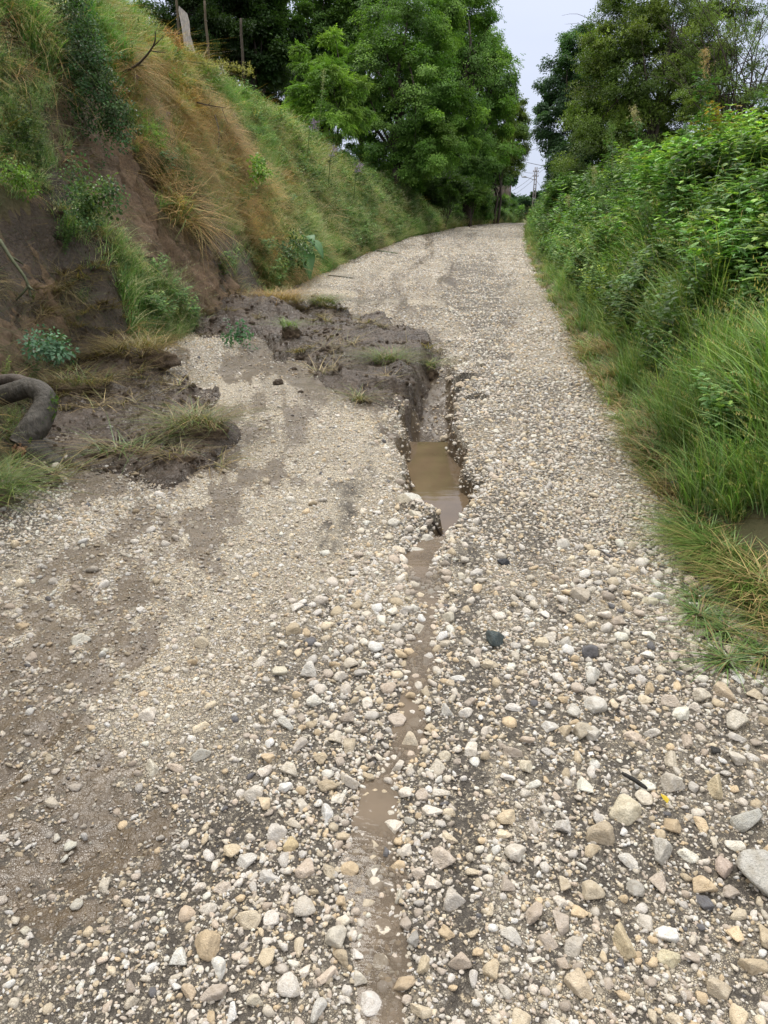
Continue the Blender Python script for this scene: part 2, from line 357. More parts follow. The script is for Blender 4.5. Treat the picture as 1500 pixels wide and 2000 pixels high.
def mat_road():
    m, nt, out, bs, N, L = newmat('gravel_road')
    tc = N('TexCoord'); O = tc.outputs['Object']
    warp = N('TexNoise', Scale=14.0, Detail=2.0); L(O, warp.inputs['Vector'])
    wv = N('VectorMath', operation='MULTIPLY_ADD'); L(warp.outputs['Color'], wv.inputs[0]); wv.inputs[1].default_value = (.02, .02, .02); L(O, wv.inputs[2])
    def peb(scale, stops, gap):
        v = N('TexVoronoi', Scale=scale); L(wv.outputs[0], v.inputs['Vector'])
        ve = N('TexVoronoi', feature='DISTANCE_TO_EDGE', Scale=scale); L(wv.outputs[0], ve.inputs['Vector'])
        sep = N('SeparateColor'); L(v.outputs['Color'], sep.inputs[0])
        c = ramp(N, stops, sep.outputs[0], L)
        e = ramp(N, [(.02, (0, 0, 0)), (gap, (1, 1, 1))], ve.outputs['Distance'], L)
        return c.outputs['Color'], e.outputs['Color'], sep.outputs[1]
    c1, e1, s1 = peb(70.0, CREAM, .18)
    c2, e2, s2 = peb(190.0, [(0, (.28, .24, .19)), (.3, (.52, .46, .36)), (.6, (.72, .65, .51)), (.8, (.6, .5, .34)), (1, (.8, .74, .62))], .2)
    gapc = (.075, .064, .05)
    c2f = mixc(N, L, e2, gapc, c2)
    pres = ramp(N, [(.42, (0, 0, 0)), (.5, (1, 1, 1))], s1, L)
    f1 = math_(N, L, 'MULTIPLY', pres.outputs['Color'], e1)
    c = mixc(N, L, f1, c2f, c1)
    big = N('TexNoise', Scale=.9, Detail=4.0, Roughness=.6); L(O, big.inputs['Vector'])
    bigr = ramp(N, [(.3, (.74, .72, .70)), (.55, (1, 1, 1)), (.75, (1.12, 1.08, .98))], big.outputs['Fac'], L)
    c = mixc(N, L, 1.0, c, bigr.outputs['Color'], 'MULTIPLY')
    # fines between stones
    fi = N('Attribute', attribute_name='fines'); fn = N('TexNoise', Scale=60.0, Detail=4.0, Roughness=.7); L(O, fn.inputs['Vector'])
    fr = math_(N, L, 'MULTIPLY', fi.outputs['Fac'], ramp(N, [(.32, (0, 0, 0)), (.5, (1, 1, 1))], fn.outputs['Fac'], L).outputs['Color'])
    c = mixc(N, L, fr, c, (.062, .053, .043))
    mu = N('Attribute', attribute_name='mud'); mn = N('TexNoise', Scale=22.0, Detail=5.0, Roughness=.7); L(O, mn.inputs['Vector'])
    mm = math_(N, L, 'ADD', mu.outputs['Fac'], math_(N, L, 'MULTIPLY', math_(N, L, 'SUBTRACT', mn.outputs['Fac'], .5), 1.3))
    mf = ramp(N, [(.42, (0, 0, 0)), (.58, (1, 1, 1))], mm, L).outputs['Color']
    mf = math_(N, L, 'MULTIPLY', mf, .93)
    mudc = ramp(N, [(.3, (.050, .035, .021)), (.7, (.122, .088, .053))], mn.outputs['Fac'], L)
    c = mixc(N, L, mf, c, mudc.outputs['Color'])
    L(c, bs.inputs['Base Color'])
    ro = mixc(N, L, mf, (.75, .75, .75), (.24, .24, .24)); L(ro, bs.inputs['Roughness'])
    h = math_(N, L, 'ADD', math_(N, L, 'MULTIPLY', f1, 1.0), math_(N, L, 'MULTIPLY', e2, .35))
    h = math_(N, L, 'MULTIPLY', h, math_(N, L, 'SUBTRACT', 1.0, math_(N, L, 'MULTIPLY', mf, .8)))
    b = N('Bump', Strength=.8, Distance=.006); L(h, b.inputs['Height']); L(b.outputs[0], bs.inputs['Normal'])
    return m
M_ROAD = mat_road()

def mat_soil(name, c0, c1, rough=.6, sc=3.0, wet=False):
    m, nt, out, bs, N, L = newmat(name)
    tc = N('TexCoord'); O = tc.outputs['Object']
    n1 = N('TexNoise', Scale=sc, Detail=8.0, Roughness=.7); L(O, n1.inputs['Vector'])
    n2 = N('TexNoise', Scale=sc * 14, Detail=6.0, Roughness=.75); L(O, n2.inputs['Vector'])
    v = N('TexVoronoi', Scale=sc * 9); L(O, v.inputs['Vector'])
    mid = tuple((a + b) / 2 for a, b in zip(c0, c1))
    c = ramp(N, [(.32, c0), (.5, mid), (.68, c1)], n1.outputs['Fac'], L).outputs['Color']
    c = mixc(N, L, 1.0, c, ramp(N, [(.3, (.55,) * 3), (.5, (1,) * 3), (.7, (1.35, 1.3, 1.25))], n2.outputs['Fac'], L).outputs['Color'], 'MULTIPLY')
    at = N('Attribute', attribute_name='turf')
    c = mixc(N, L, at.outputs['Fac'], c, mixc(N, L, n2.outputs['Fac'], (.05, .06, .02), (.13, .12, .05)))
    L(c, bs.inputs['Base Color'])
    rr = ramp(N, [(.4, (rough - (.25 if wet else .1),) * 3), (.62, (rough + .15,) * 3)], n1.outputs['Fac'], L); L(rr.outputs['Color'], bs.inputs['Roughness'])
    b = N('Bump', Strength=.9, Distance=.03)
    L(math_(N, L, 'ADD', n2.outputs['Fac'], math_(N, L, 'MULTIPLY', v.outputs['Distance'], .5)), b.inputs['Height']); L(b.outputs[0], bs.inputs['Normal'])
    return m
M_BANK = mat_soil('bank_soil', (.098, .064, .036), (.27, .182, .112), .75, 2.4)
M_MUD = mat_soil('wet_mud', (.042, .030, .021), (.118, .088, .064), .34, 3.4, True)
M_CLOD = mat_soil('clod_soil', (.075, .050, .030), (.18, .126, .078), .65, 6.0)

def mat_leaf(name, source='Col', trans=.35, rough=.5, mul=(1, 1, 1)):
    m, nt, out, bs, N, L = newmat(name)
    a = N('Attribute', attribute_name='Col'); c = a.outputs['Color']
    if source == 'inst':
        t = N('Attribute', attribute_type='INSTANCER', attribute_name='tint'); c = mixc(N, L, 1.0, c, t.outputs['Color'], 'MULTIPLY')
    c = mixc(N, L, 1.0, c, mul, 'MULTIPLY')
    L(c, bs.inputs['Base Color']); bs.inputs['Roughness'].default_value = rough
    bs.inputs['Specular IOR Level'].default_value = .35
    tr = N('BsdfTranslucent'); L(mixc(N, L, 1.0, c, (1.25, 1.35, .6), 'MULTIPLY'), tr.inputs['Color'])
    ms = N('MixShader'); ms.inputs[0].default_value = trans
    L(bs.outputs[0], ms.inputs[1]); L(tr.outputs[0], ms.inputs[2]); L(ms.outputs[0], out.inputs['Surface'])
    return m
M_LEAF = mat_leaf('leaves'); M_GRASS = mat_leaf('grass_blades', 'inst', .3, .55); M_PLANT = mat_leaf('plant_leaves', 'Col', .3, .42)
def mat_col(name, rough=.8, bump=.5, sc=20.0, spec=.3):
    m, nt, out, bs, N, L = newmat(name)
    a = N('Attribute', attribute_name='Col'); tc = N('TexCoord')
    mpn = N('Mapping'); mpn.inputs['Scale'].default_value = (1, 1, .3); L(tc.outputs['Object'], mpn.inputs[0])
    n = N('TexNoise', Scale=sc, Detail=6.0, Roughness=.7); L(mpn.outputs[0], n.inputs['Vector'])
    r = ramp(N, [(.3, (.5, .5, .5)), (.5, (.95, .95, .95)), (.7, (1.35, 1.32, 1.28))], n.outputs['Fac'], L)
    L(mixc(N, L, 1.0, a.outputs['Color'], r.outputs['Color'], 'MULTIPLY'), bs.inputs['Base Color'])
    bs.inputs['Roughness'].default_value = rough; bs.inputs['Specular IOR Level'].default_value = spec
    b = N('Bump', Strength=bump, Distance=.02); L(n.outputs['Fac'], b.inputs['Height']); L(b.outputs[0], bs.inputs['Normal'])
    return m
M_BARK = mat_col('bark', .85, .8, 14.0); M_WOOD = mat_col('weathered_wood', .8, .5, 30.0); M_METAL = mat_col('pole_surface', .6, .1, 8.0)
M_LOG = mat_col('wet_bark', .62, 1.0, 34.0, .4)
def mat_water(name, col, alpha, rough=.04, ripple=22.0, bstr=.25):
    m, nt, out, bs, N, L = newmat(name)
    tc = N('TexCoord'); n = N('TexNoise', Scale=ripple, Detail=3.0); mpn = N('Mapping'); mpn.inputs['Scale'].default_value = (.5, 1.6, 1)
    L(tc.outputs['Object'], mpn.inputs[0]); L(mpn.outputs[0], n.inputs['Vector'])
    n2 = N('TexNoise', Scale=3.0, Detail=4.0); L(tc.outputs['Object'], n2.inputs['Vector'])
    L(ramp(N, [(.3, tuple(c * .8 for c in col)), (.7, tuple(c * 1.2 for c in col))], n2.outputs['Fac'], L).outputs['Color'], bs.inputs['Base Color'])
    bs.inputs['Roughness'].default_value = rough; bs.inputs['IOR'].default_value = 1.33; bs.inputs['Alpha'].default_value = alpha
    b = N('Bump', Strength=bstr, Distance=.01); L(n.outputs['Fac'], b.inputs['Height']); L(b.outputs[0], bs.inputs['Normal'])
    if alpha < 1:       # clearer in places where it runs thin
        L(ramp(N, [(.35, (alpha - .25,) * 3), (.65, (min(1, alpha + .25),) * 3)], n2.outputs['Fac'], L).outputs['Color'], bs.inputs['Alpha'])
    return m
M_POOL = mat_water('muddy_water', (.125, .09, .056), 1.0, .03, 9, .05); M_STREAM = mat_water('shallow_muddy_water', (.15, .115, .08), .62, .03, 30, .14)

# ------------------------------------------------------------------ the setting: road, banks, mud
FINEZ = [(380, 690), (780, 790), (730, 1000), (640, 1150), (500, 1250), (250, 1320), (330, 1000)]
MUDWASH = [([(180, 1010), (330, 990), (470, 940), (520, 860), (470, 790), (560, 760), (640, 760), (640, 800), (560, 900), (470, 1040), (400, 1130), (330, 1200), (250, 1320), (160, 1400), (60, 1500), (-60, 1520), (-60, 1180), (100, 1080)], 60, .74),
           ([(-50, 1500), (150, 1440), (330, 1560), (420, 1600), (330, 1680), (240, 1760), (100, 1860), (-50, 1800)], 50, .70),
           ([(420, 590), (650, 580), (720, 625), (830, 640), (870, 700), (800, 790), (740, 830), (640, 800), (520, 740), (420, 690)], 25, .95),
           ([(640, 640), (800, 620), (790, 540), (810, 500), (860, 500), (840, 620), (870, 680), (800, 700)], 40, .6),
           ([(690, 640), (700, 560), (770, 490), (860, 448), (890, 448), (800, 495), (740, 560), (725, 640)], 14, .50), ([(800, 470), (830, 470), (815, 560), (830, 650), (790, 640), (785, 560)], 10, .62),
           ([(0, 620), (340, 680), (330, 770), (480, 800), (470, 900), (330, 950), (60, 960), (-50, 1000), (-50, 600)], 25, .9),
           ([(1330, 1020), (1560, 1000), (1560, 1120), (1440, 1100)], 20, .95),
           ([(870, 505), (905, 520), (895, 545), (850, 540), (855, 515)], 6, .95), ([(880, 480), (915, 480), (915, 500), (890, 505)], 6, .6),
           ([(1020, 590), (1000, 640), (960, 650), (970, 620)], 10, .5)]
FINES = [([(900, 980), (1250, 960), (1500, 1250), (1560, 2100), (1050, 2100), (930, 1800), (900, 1400)], 80, .75),
         ([(880, 1050), (960, 1050), (960, 1500), (900, 1500)], 30, .9), ([(870, 1480), (960, 1480), (950, 1600), (900, 2100), (850, 2100), (880, 1700)], 18, 1.0),
         ([(640, 960), (700, 950), (770, 780), (740, 800), (690, 1000), (640, 1130), (600, 1300), (660, 1200)], 18, .85),
         ([(440, 1560), (520, 1540), (560, 1640), (400, 1700), (300, 2000), (230, 2050), (310, 1850), (350, 1700)], 22, 1.25),
         ([(520, 1200), (640, 1180), (560, 1400), (450, 1600), (380, 1640), (420, 1500)], 50, .7),
         ([(870, 470), (960, 470), (1000, 560), (1030, 700), (960, 760), (900, 700), (860, 600)], 30, .95)]
def field(px, py, zones, jit):
    r = np.zeros(np.shape(px))
    for i, (poly, soft, wgt) in enumerate(zones): r = np.maximum(r, wgt * poly_mask(px, py, poly, soft, jit, 70 + i))
    return np.clip(r + (r > .05) * (r < .9) * np.where(py < 680, .3, 1.0) * fbm(px, py, 1 / 30., 5, 64), 0, 1)
def road_mesh():
    ys = [-6.0]
    while ys[-1] < .7: ys.append(ys[-1] + .12)
    while ys[-1] < 95: ys.append(ys[-1] + max(.0125, .0052 * (ys[-1] - 1.2)))
    ys = np.array(ys); nc = 400; t = np.linspace(0, 1, nc)
    Y = np.repeat(ys[:, None], nc, 1); X = (XL(Y) - .35) * (1 - t) + (XR(Y) + .35) * t
    Z = H(X, Y); Z = np.where((XL(Y) - X > 0) | (X - XR(Y) > 0), base_z(Y) + road_detail(X, Y) - gully(X, Y) - .05 * 0, Z)
    px, py, _ = project(X, Y, base_z(Y))
    mud = field(px, py, MUDWASH, 60); fin = np.maximum(field(px, py, FINES, 60), np.clip(.68 - .3 * sst(6, 12, Y) + .9 * fbm(X, Y, 1.4, 4, 99), .2, .95) * (1 - np.maximum(.7 * poly_mask(px, py, FINEZ, 50, 60, 33), .8 * poly_mask(px, py, [(950, 1480), (1050, 1450), (1090, 1800), (1100, 2100), (930, 2100), (960, 1750)], 20, 40, 34))))
    g = gully(X, Y); deep = sst(.05, .14, g); mud = np.maximum(mud, deep * .95 * (np.interp(Y, GY, GD) > .12))
    edge = np.minimum(X - XL(Y), XR(Y) - X); mud = np.maximum(mud, .6 * sst(.35, -.1, edge))
    me = mesh_from('gravel_road', np.stack([X, Y, Z], -1).reshape(-1, 3), grid_faces(*X.shape), mat=M_ROAD, attrs={'mud': mud.ravel(), 'fines': fin.ravel()})
    link('road', me, kind='structure')
road_mesh()
def bank_mesh(side):
    ys = [-6.0]
    while ys[-1] < 95: ys.append(ys[-1] + (max(.03, .006 * (ys[-1] - 2)) if 3.5 < ys[-1] else .1))
    ys = np.array(ys)
    d = np.concatenate([np.linspace(0, 3.4, 170 if side < 0 else 110), 3.4 + np.array([.1, .25, .5, .8, 1.2, 1.8, 2.6, 4, 6, 9, 13, 20, 32, 50])])
    Y = np.repeat(ys[:, None], len(d), 1); X = (XL(Y) - d) if side < 0 else (XR(Y) + d)
    Z = H(X, Y); S = scarp_w(X, Y, H(X, Y, False))
    Z[:, 0] -= .12
    V = np.stack([X, Y, Z], -1)
    if side < 0:
        n = normal_at(X, Y)
        lump = .14 * fbm(X * 1.2, Y * 3, 3.0, 4, 71, Z) + .10 * (1 - np.abs(fbm(X, Y * 2, 4, 3, 73, Z))) + .07 * fbm(X, Y, 10, 3, 72, Z)
        V = V + n * (lump * (S * (d < 3.3)))[..., None]
    Fc = grid_faces(*X.shape)
    if side < 0: Fc = Fc[:, ::-1]
    me = mesh_from('bank', V.reshape(-1, 3), Fc, mat=M_BANK, attrs={'turf': (1 - S).ravel() * .9})
    link('hillside', me, kind='structure')
    return
bank_mesh(-1); bank_mesh(1)
# far ground reaching the horizon
g = np.array([-1500, -600, -250, -120, -62, -40, 0, 40, 75, 140, 300, 700, 1500.]); GXX, GYY = np.meshgrid(g, g + 20)
GZ = np.full(GXX.shape, -1.2) + .02 * np.clip(GYY, 0, 60) - .006 * np.clip(GYY - 90, 0, 300)
link('ground', mesh_from('far_ground', np.stack([GXX, GYY, GZ], -1).reshape(-1, 3), grid_faces(*GXX.shape), mat=M_BANK, attrs={'turf': np.ones(GXX.size)}), kind='structure')

MUD_A = [(360, 600), (440, 560), (520, 590), (640, 590), (700, 625), (800, 640), (850, 690), (846, 750), (790, 780), (725, 785), (650, 745), (570, 705), (480, 672), (400, 660)]
MUD_B = [(-120, 500), (120, 560), (200, 640), (320, 700), (320, 755), (410, 765), (460, 820), (440, 885), (340, 925), (200, 915), (60, 935), (-20, 890), (-200, 880)]
MOUNDS = [(60, 640, .55, .42), (190, 690, .45, .26), (260, 730, .30, .16), (20, 700, .4, .25), (380, 860, .24, .06), (470, 620, .40, .22), (545, 625, .30, .15), (640, 622, .24, .14), (565, 672, .09, .09), (430, 650, .3, .10),
          (790, 745, .20, .09), (815, 700, .16, .10), (700, 640, .10, .05), (330, 905, .12, .05), (720, 700, .3, .035), (420, 590, .5, .25)]
MW = [(onroad(a, b), r, h) for a, b, r, h in MOUNDS]
def mud_h(X, Y):
    px, py, _ = project(X, Y, base_z(Y))
    m = np.maximum(poly_mask(px, py, MUD_A, 16, 45, 91), poly_mask(px, py, MUD_B, 20, 55, 92))
    h = m * (.06 + .035 * fbm(X, Y, 1.8, 3, 93))
    h = h * sst(0, 1, m) * np.where(py > 770, .7, 1.5)
    for c, r, hh in MW: h = h + hh * np.exp(-(((X - c[0]) / r) ** 2 + ((Y - c[1]) / (r * 1.15)) ** 2)) * np.maximum(m, .0)
    lum = 1 - np.abs(fbm(X, Y, 3.2, 4, 94)); h = h + m * m * (.08 * (lum - .8) + .05 * fbm(X, Y, 6, 4, 95) + .026 * fbm(X, Y, 17, 3, 96))
    return np.where(m > .03, h, -.12) - .1 * (1 - sst(.0, .35, m))
def mud_mesh():
    xs = np.arange(-4.6, .75, .016); ys = np.arange(3.9, 13.2, .02)
    X, Y = np.meshgrid(xs, ys)
    Hh = mud_h(X, Y)
    d = XL(Y) - X
    Z = base_z(Y) + road_detail(X, Y) - gully(X, Y) * .9 + Hh + np.where(d > 0, np.clip(bank_z(X, Y), 0, None) * .9 - .05, 0)
    Z = np.where(d > .0, Z - .35 * sst(.5, 1.4, d), Z)
    keep = (Hh > -.2).ravel()
    Fc = grid_faces(*X.shape); V = np.stack([X, Y, Z], -1).reshape(-1, 3)
    hv = Hh.ravel(); dv = d.ravel()
    Fc = Fc[(hv[Fc].max(1) > -.09) & (dv[Fc].max(1) < 1.4)]
    used = np.unique(Fc); mp_ = np.full(len(V), -1); mp_[used] = np.arange(len(used))
    link('mud', mesh_from('mud_slide', V[used], mp_[Fc], mat=M_MUD), label='wet brown mud slumped from the bank across the gravel', cat='mud', kind='stuff')
mud_mesh()
def GZ_(x, y):
    """surface something rests on: road or the mud lying over it"""
    z = H(x, y); x = np.asarray(x, float); y = np.asarray(y, float)
    inr = (x > -4.6) & (x < .75) & (y > 3.9) & (y < 13.2)
    return np.where(inr, np.maximum(z, z + mud_h(x, y) * (XL(y) - x < .6)), z)

# water: pool in the hole, stream below it
def water_strip(name, y0, y1, zfun, mat, widen=1.0, n=120, nc=14):
    ys = np.linspace(y0, y1, n); cx = np.interp(ys, GY, GX); ww = np.interp(ys, GY, GW) * widen
    t = np.linspace(-1, 1, nc); X = cx[:, None] + ww[:, None] * t; Y = np.repeat(ys[:, None], nc, 1); Z = zfun(Y) + 0 * X
    link(name, mesh_from(name, np.stack([X, Y, Z], -1).reshape(-1, 3), grid_faces(n, nc), mat=mat), kind='structure')
yp = onroad(0, 996)[1]
ZW = float(base_z(yp)) - .17
water_strip('water', yp - .05, onroad(0, 800)[1], lambda y: np.full(y.shape, ZW), M_POOL, 1.0)
y2a, y2b = onroad(0, 1108)[1], onroad(0, 1020)[1]
ZW2 = float(base_z(y2a)) - .058
water_strip('water', y2a, y2b, lambda y: np.full(y.shape, ZW2), mat_water('clearer_muddy_water', (.16, .12, .08), .85, .05, 30, .5), 1.05)
def zs(y):
    return base_z(y) + .035 * fbm(np.interp(y, GY, GX), y, .5, 3, 21) + .014 * fbm(np.interp(y, GY, GX), y, 2., 3, 22) - .0135
water_strip('water', .3, y2a + .02, zs, M_STREAM, 1.0, 240)

# ------------------------------------------------------------------ scatter by geometry nodes (only for stuff)
PROTO = {}
def proto_collection(name, meshes):
    c = bpy.data.collections.new(name)
    for i, me in enumerate(meshes):
        o = bpy.data.objects.new('%s_%02d' % (name, i), me); c.objects.link(o)
    return c
def scatter(name, coll, P, rot, scl, idx, tint, **kw):
    me = bpy.data.meshes.new(name); n = len(P)
    me.vertices.add(n); me.vertices.foreach_set('co', np.asarray(P, np.float32).ravel())
    for nm, ty, v, key in (('rot', 'FLOAT_VECTOR', rot, 'vector'), ('scl', 'FLOAT_VECTOR', scl, 'vector')):
        a = me.attributes.new(nm, ty, 'POINT'); a.data.foreach_set(key, np.asarray(v, np.float32).ravel())
    a = me.attributes.new('idx', 'INT', 'POINT'); a.data.foreach_set('value', np.asarray(idx, np.int32))
    c = np.ones((n, 4), np.float32); c[:, :3] = tint
    a = me.attributes.new('tint', 'FLOAT_COLOR', 'POINT'); a.data.foreach_set('color', c.ravel())
    o = link(name, me, kind='stuff', **kw)
    ng = bpy.data.node_groups.new(name, 'GeometryNodeTree')
    ng.interface.new_socket('Geometry', in_out='INPUT', socket_type='NodeSocketGeometry'); ng.interface.new_socket('Geometry', in_out='OUTPUT', socket_type='NodeSocketGeometry')
    N = ng.nodes.new; L = ng.links.new
    gi = N('NodeGroupInput'); go = N('NodeGroupOutput'); ip = N('GeometryNodeInstanceOnPoints'); ci = N('GeometryNodeCollectionInfo')
    ci.inputs['Collection'].default_value = coll; ci.inputs['Separate Children'].default_value = True; ci.inputs['Reset Children'].default_value = True
    def att(nm, ty):
        q = N('GeometryNodeInputNamedAttribute'); q.data_type = ty; q.inputs['Name'].default_value = nm; return q.outputs['Attribute']
    e2r = N('FunctionNodeEulerToRotation'); L(att('rot', 'FLOAT_VECTOR'), e2r.inputs[0])
    L(gi.outputs[0], ip.inputs['Points']); L(ci.outputs[0], ip.inputs['Instance']); ip.inputs['Pick Instance'].default_value = True
    L(att('idx', 'INT'), ip.inputs['Instance Index']); L(e2r.outputs[0], ip.inputs['Rotation']); L(att('scl', 'FLOAT_VECTOR'), ip.inputs['Scale'])
    L(ip.outputs[0], go.inputs[0])
    md = o.modifiers.new('scatter', 'NODES'); md.node_group = ng
    return o

# ------------------------------------------------------------------ stones
def ico(sub):
    import bmesh
    bm = bmesh.new(); bmesh.ops.create_icosphere(bm, subdivisions=sub, radius=1)
    V = np.array([v.co[:] for v in bm.verts]); Fc = np.array([[v.index for v in f.verts] for f in bm.faces]); bm.free()
    return V, Fc
ICO = {s: ico(s) for s in (2, 3, 4)}
def stone_mesh(seed, sub, mat, rough=1.0):
    r = np.random.default_rng(seed); V, Fc = ICO[sub]
    n = r.integers(9, 15); D = r.normal(size=(n, 3)); D /= np.linalg.norm(D, axis=1, keepdims=True); off = r.uniform(.42, .98, n)
    dots = V @ D.T; rad = np.where(dots > .05, off / np.maximum(dots, .05), 9)
    k = 34.0 if sub > 2 else 38.0
    rr = -np.log(np.exp(-k * rad).sum(1) + np.exp(-k * 1.15)) / k
    rr = rr + rough * (.10 * fbm(V[:, 0] + seed, V[:, 1], 1.6, 3, seed, V[:, 2]) + (.035 * fbm(V[:, 0], V[:, 1] + seed, 6, 2, seed + 5, V[:, 2]) if sub > 2 else 0))
    W = V * rr[:, None]; W *= np.array([r.uniform(.9, 1.25), r.uniform(.75, 1.0), r.uniform(.55, .8)]); W -= W.mean(0)
    W /= np.abs(W[:, :2]).max()
    return mesh_from('stone', W, Fc, mat=mat)
grav = proto_collection('gravel_proto', [stone_mesh(100 + i, 2, M_GRAVEL) for i in range(16)])
big_meshes = [stone_mesh(300 + i, 4, M_STONE) for i in range(18)]
PAL = np.array([[.80, .75, .64], [.76, .70, .57], [.74, .65, .48], [.66, .56, .39], [.84, .81, .74], [.72, .69, .62], [.72, .58, .38], [.82, .77, .66], [.58, .51, .42], [.70, .60, .48], [.84, .80, .71], [.78, .72, .62]])
def tints(n, mudw=0):
    c = PAL[rng.integers(0, len(PAL), n)] * rng.uniform(.74, 1.12, (n, 1))
    dk = rng.random(n) < .012; c[dk] = np.array([.16, .16, .165])
    c = np.clip(c * np.array([1.08, 1.08, 1.14]), 0, .88)
    c = c * (1 - np.reshape(mudw, (-1, 1)) * .45) + np.array([.16, .12, .08]) * np.reshape(mudw, (-1, 1)) * .35
    return c
BANDC = [(620, 1120), (760, 1060), (930, 1060), (930, 1500), (960, 2080), (330, 2080), (400, 1700), (520, 1400), (540, 1200)]
BANDR = [(960, 1150), (1180, 1080), (1560, 1180), (1560, 2080), (1060, 2080), (1010, 1700), (960, 1400)]
def road_samples(n_per, y0, y1):
    area_y = np.linspace(y0, y1, 200); wid = XR(area_y) - XL(area_y); A = float(wid.mean() * (y1 - y0))
    n = int(A * n_per); cdf = np.cumsum(wid); cdf /= cdf[-1]
    y = np.interp(rng.random(n), cdf, area_y); x = XL(y) + (XR(y) - XL(y)) * rng.random(n)
    pxx, pyy, zc = project(x, y, base_z(y))
    ok = (pxx > -140) & (pxx < 1640) & (pyy < 2150)
    return x[ok], y[ok], pxx[ok], pyy[ok], zc[ok]
def mudcover(x, y):
    inr = (x > -4.6) & (x < .75) & (y > 3.9) & (y < 13.2)
    return np.where(inr, np.maximum(mud_h(x, y), -.05), -.1)
DARKZ = [([(880, 1060), (950, 1060), (935, 1300), (930, 1500), (900, 1480)], 14, .75), ([(880, 1470), (965, 1480), (930, 1620), (935, 1800), (905, 2100), (850, 2100), (890, 1700)], 12, 1.0), ([(640, 960), (700, 940), (750, 800), (765, 830), (700, 990), (650, 1120), (620, 1200)], 8, .9),
         ([(440, 1570), (520, 1560), (530, 1600), (430, 1660), (380, 1780), (310, 1960), (250, 2060), (240, 2040), (300, 1900), (350, 1750)], 12, .95), ([(1030, 980), (1060, 1100), (1140, 1200), (1080, 1210), (1000, 1080)], 20, .5), ([(1180, 1560), (1260, 1600), (1250, 1800), (1150, 1800), (1130, 1650)], 30, .5),
         ([(1380, 1880), (1540, 1780), (1540, 1980), (1450, 2000)], 30, .6), ([(530, 1230), (600, 1190), (640, 1280), (520, 1500), (470, 1560), (440, 1520)], 25, .45)]
allst = []
def add_stones(n_per, y0, y1, dlo, dhi, dens, sink=.25):
    x, y, px, py, zc = road_samples(n_per, y0, y1)
    p = dens(px, py, x, y) * (1 - .8 * field(px, py, DARKZ, 30)); tr = (gully(x, y) > .008) & (gully(x, y) < .07) & (dhi > .009) & (rng.random(len(x)) < (.55 if dlo == .009 and dhi == .022 else 1)); p = np.where(tr, np.maximum(p, .85), p); mudv = field(px, py, MUDWASH, 60)
    ok = (rng.random(len(x)) < p * (1 - .68 * sst(.45, .8, mudv)) * (1 - .45 * sst(.08, .2, gully(x, y)))) & (mudcover(x, y) < .02)
    ok &= (dhi < .009) | (rng.random(len(x)) > .6 * poly_mask(px, py, FINEZ, 50, 60, 33))
    x, y, px, py, zc, mudv = [a[ok] for a in (x, y, px, py, zc, mudv)]
    u = rng.random(len(x)); d = dlo * (dhi / dlo) ** (u ** 1.7)
    g_ = gully(x, y)
    allst.append(np.stack([x, y, d, px, py, zc, mudv, np.full(len(x), sink), g_], -1))
one = lambda px, py, x, y: np.ones(len(px))
band = lambda px, py, x, y: np.clip(.08 + .95 * np.maximum(poly_mask(px, py, BANDC, 40, 50, 1), .62 * poly_mask(px, py, BANDR, 60, 60, 2)) * (.55 + .9 * (fbm(x, y, 1.6, 2, 8) > -.15)), 0, 1)
patchy = lambda px, py, x, y: np.clip(.62 + .9 * fbm(x, y, 1.1, 3, 9), .12, 1)
finer = lambda px, py, x, y: np.clip(.75 + .6 * fbm(x, y, 2.1, 3, 10), .2, 1)
add_stones(900, .7, 4.4, .014, .036, band, .22)
add_stones(420, 4.4, 12, .013, .030, lambda px, py, x, y: .30 + .65 * poly_mask(px, py, [(880, 640), (1200, 640), (1350, 1000), (900, 1000)], 60, 40, 4), .3)
add_stones(3600, .6, 4.5, .0065, .017, patchy, .25)
add_stones(2200, 4.5, 10, .008, .019, patchy, .25)
add_stones(7500, .6, 3.2, .0032, .0075, finer, .1)
add_stones(3200, 3.2, 6.5, .0045, .008, finer, .1)
add_stones(1100, 10, 20, .011, .027, lambda px, py, x, y: np.clip(.5 + .9 * fbm(x, y, .9, 3, 12), .1, 1), .3)
add_stones(3500, .6, 4.2, .009, .022, lambda px, py, x, y: .0 * x, .1)
add_stones(260, 20, 46, .016, .035, one, .3)
S = np.concatenate(allst); S = S[np.argsort(-S[:, 2])]
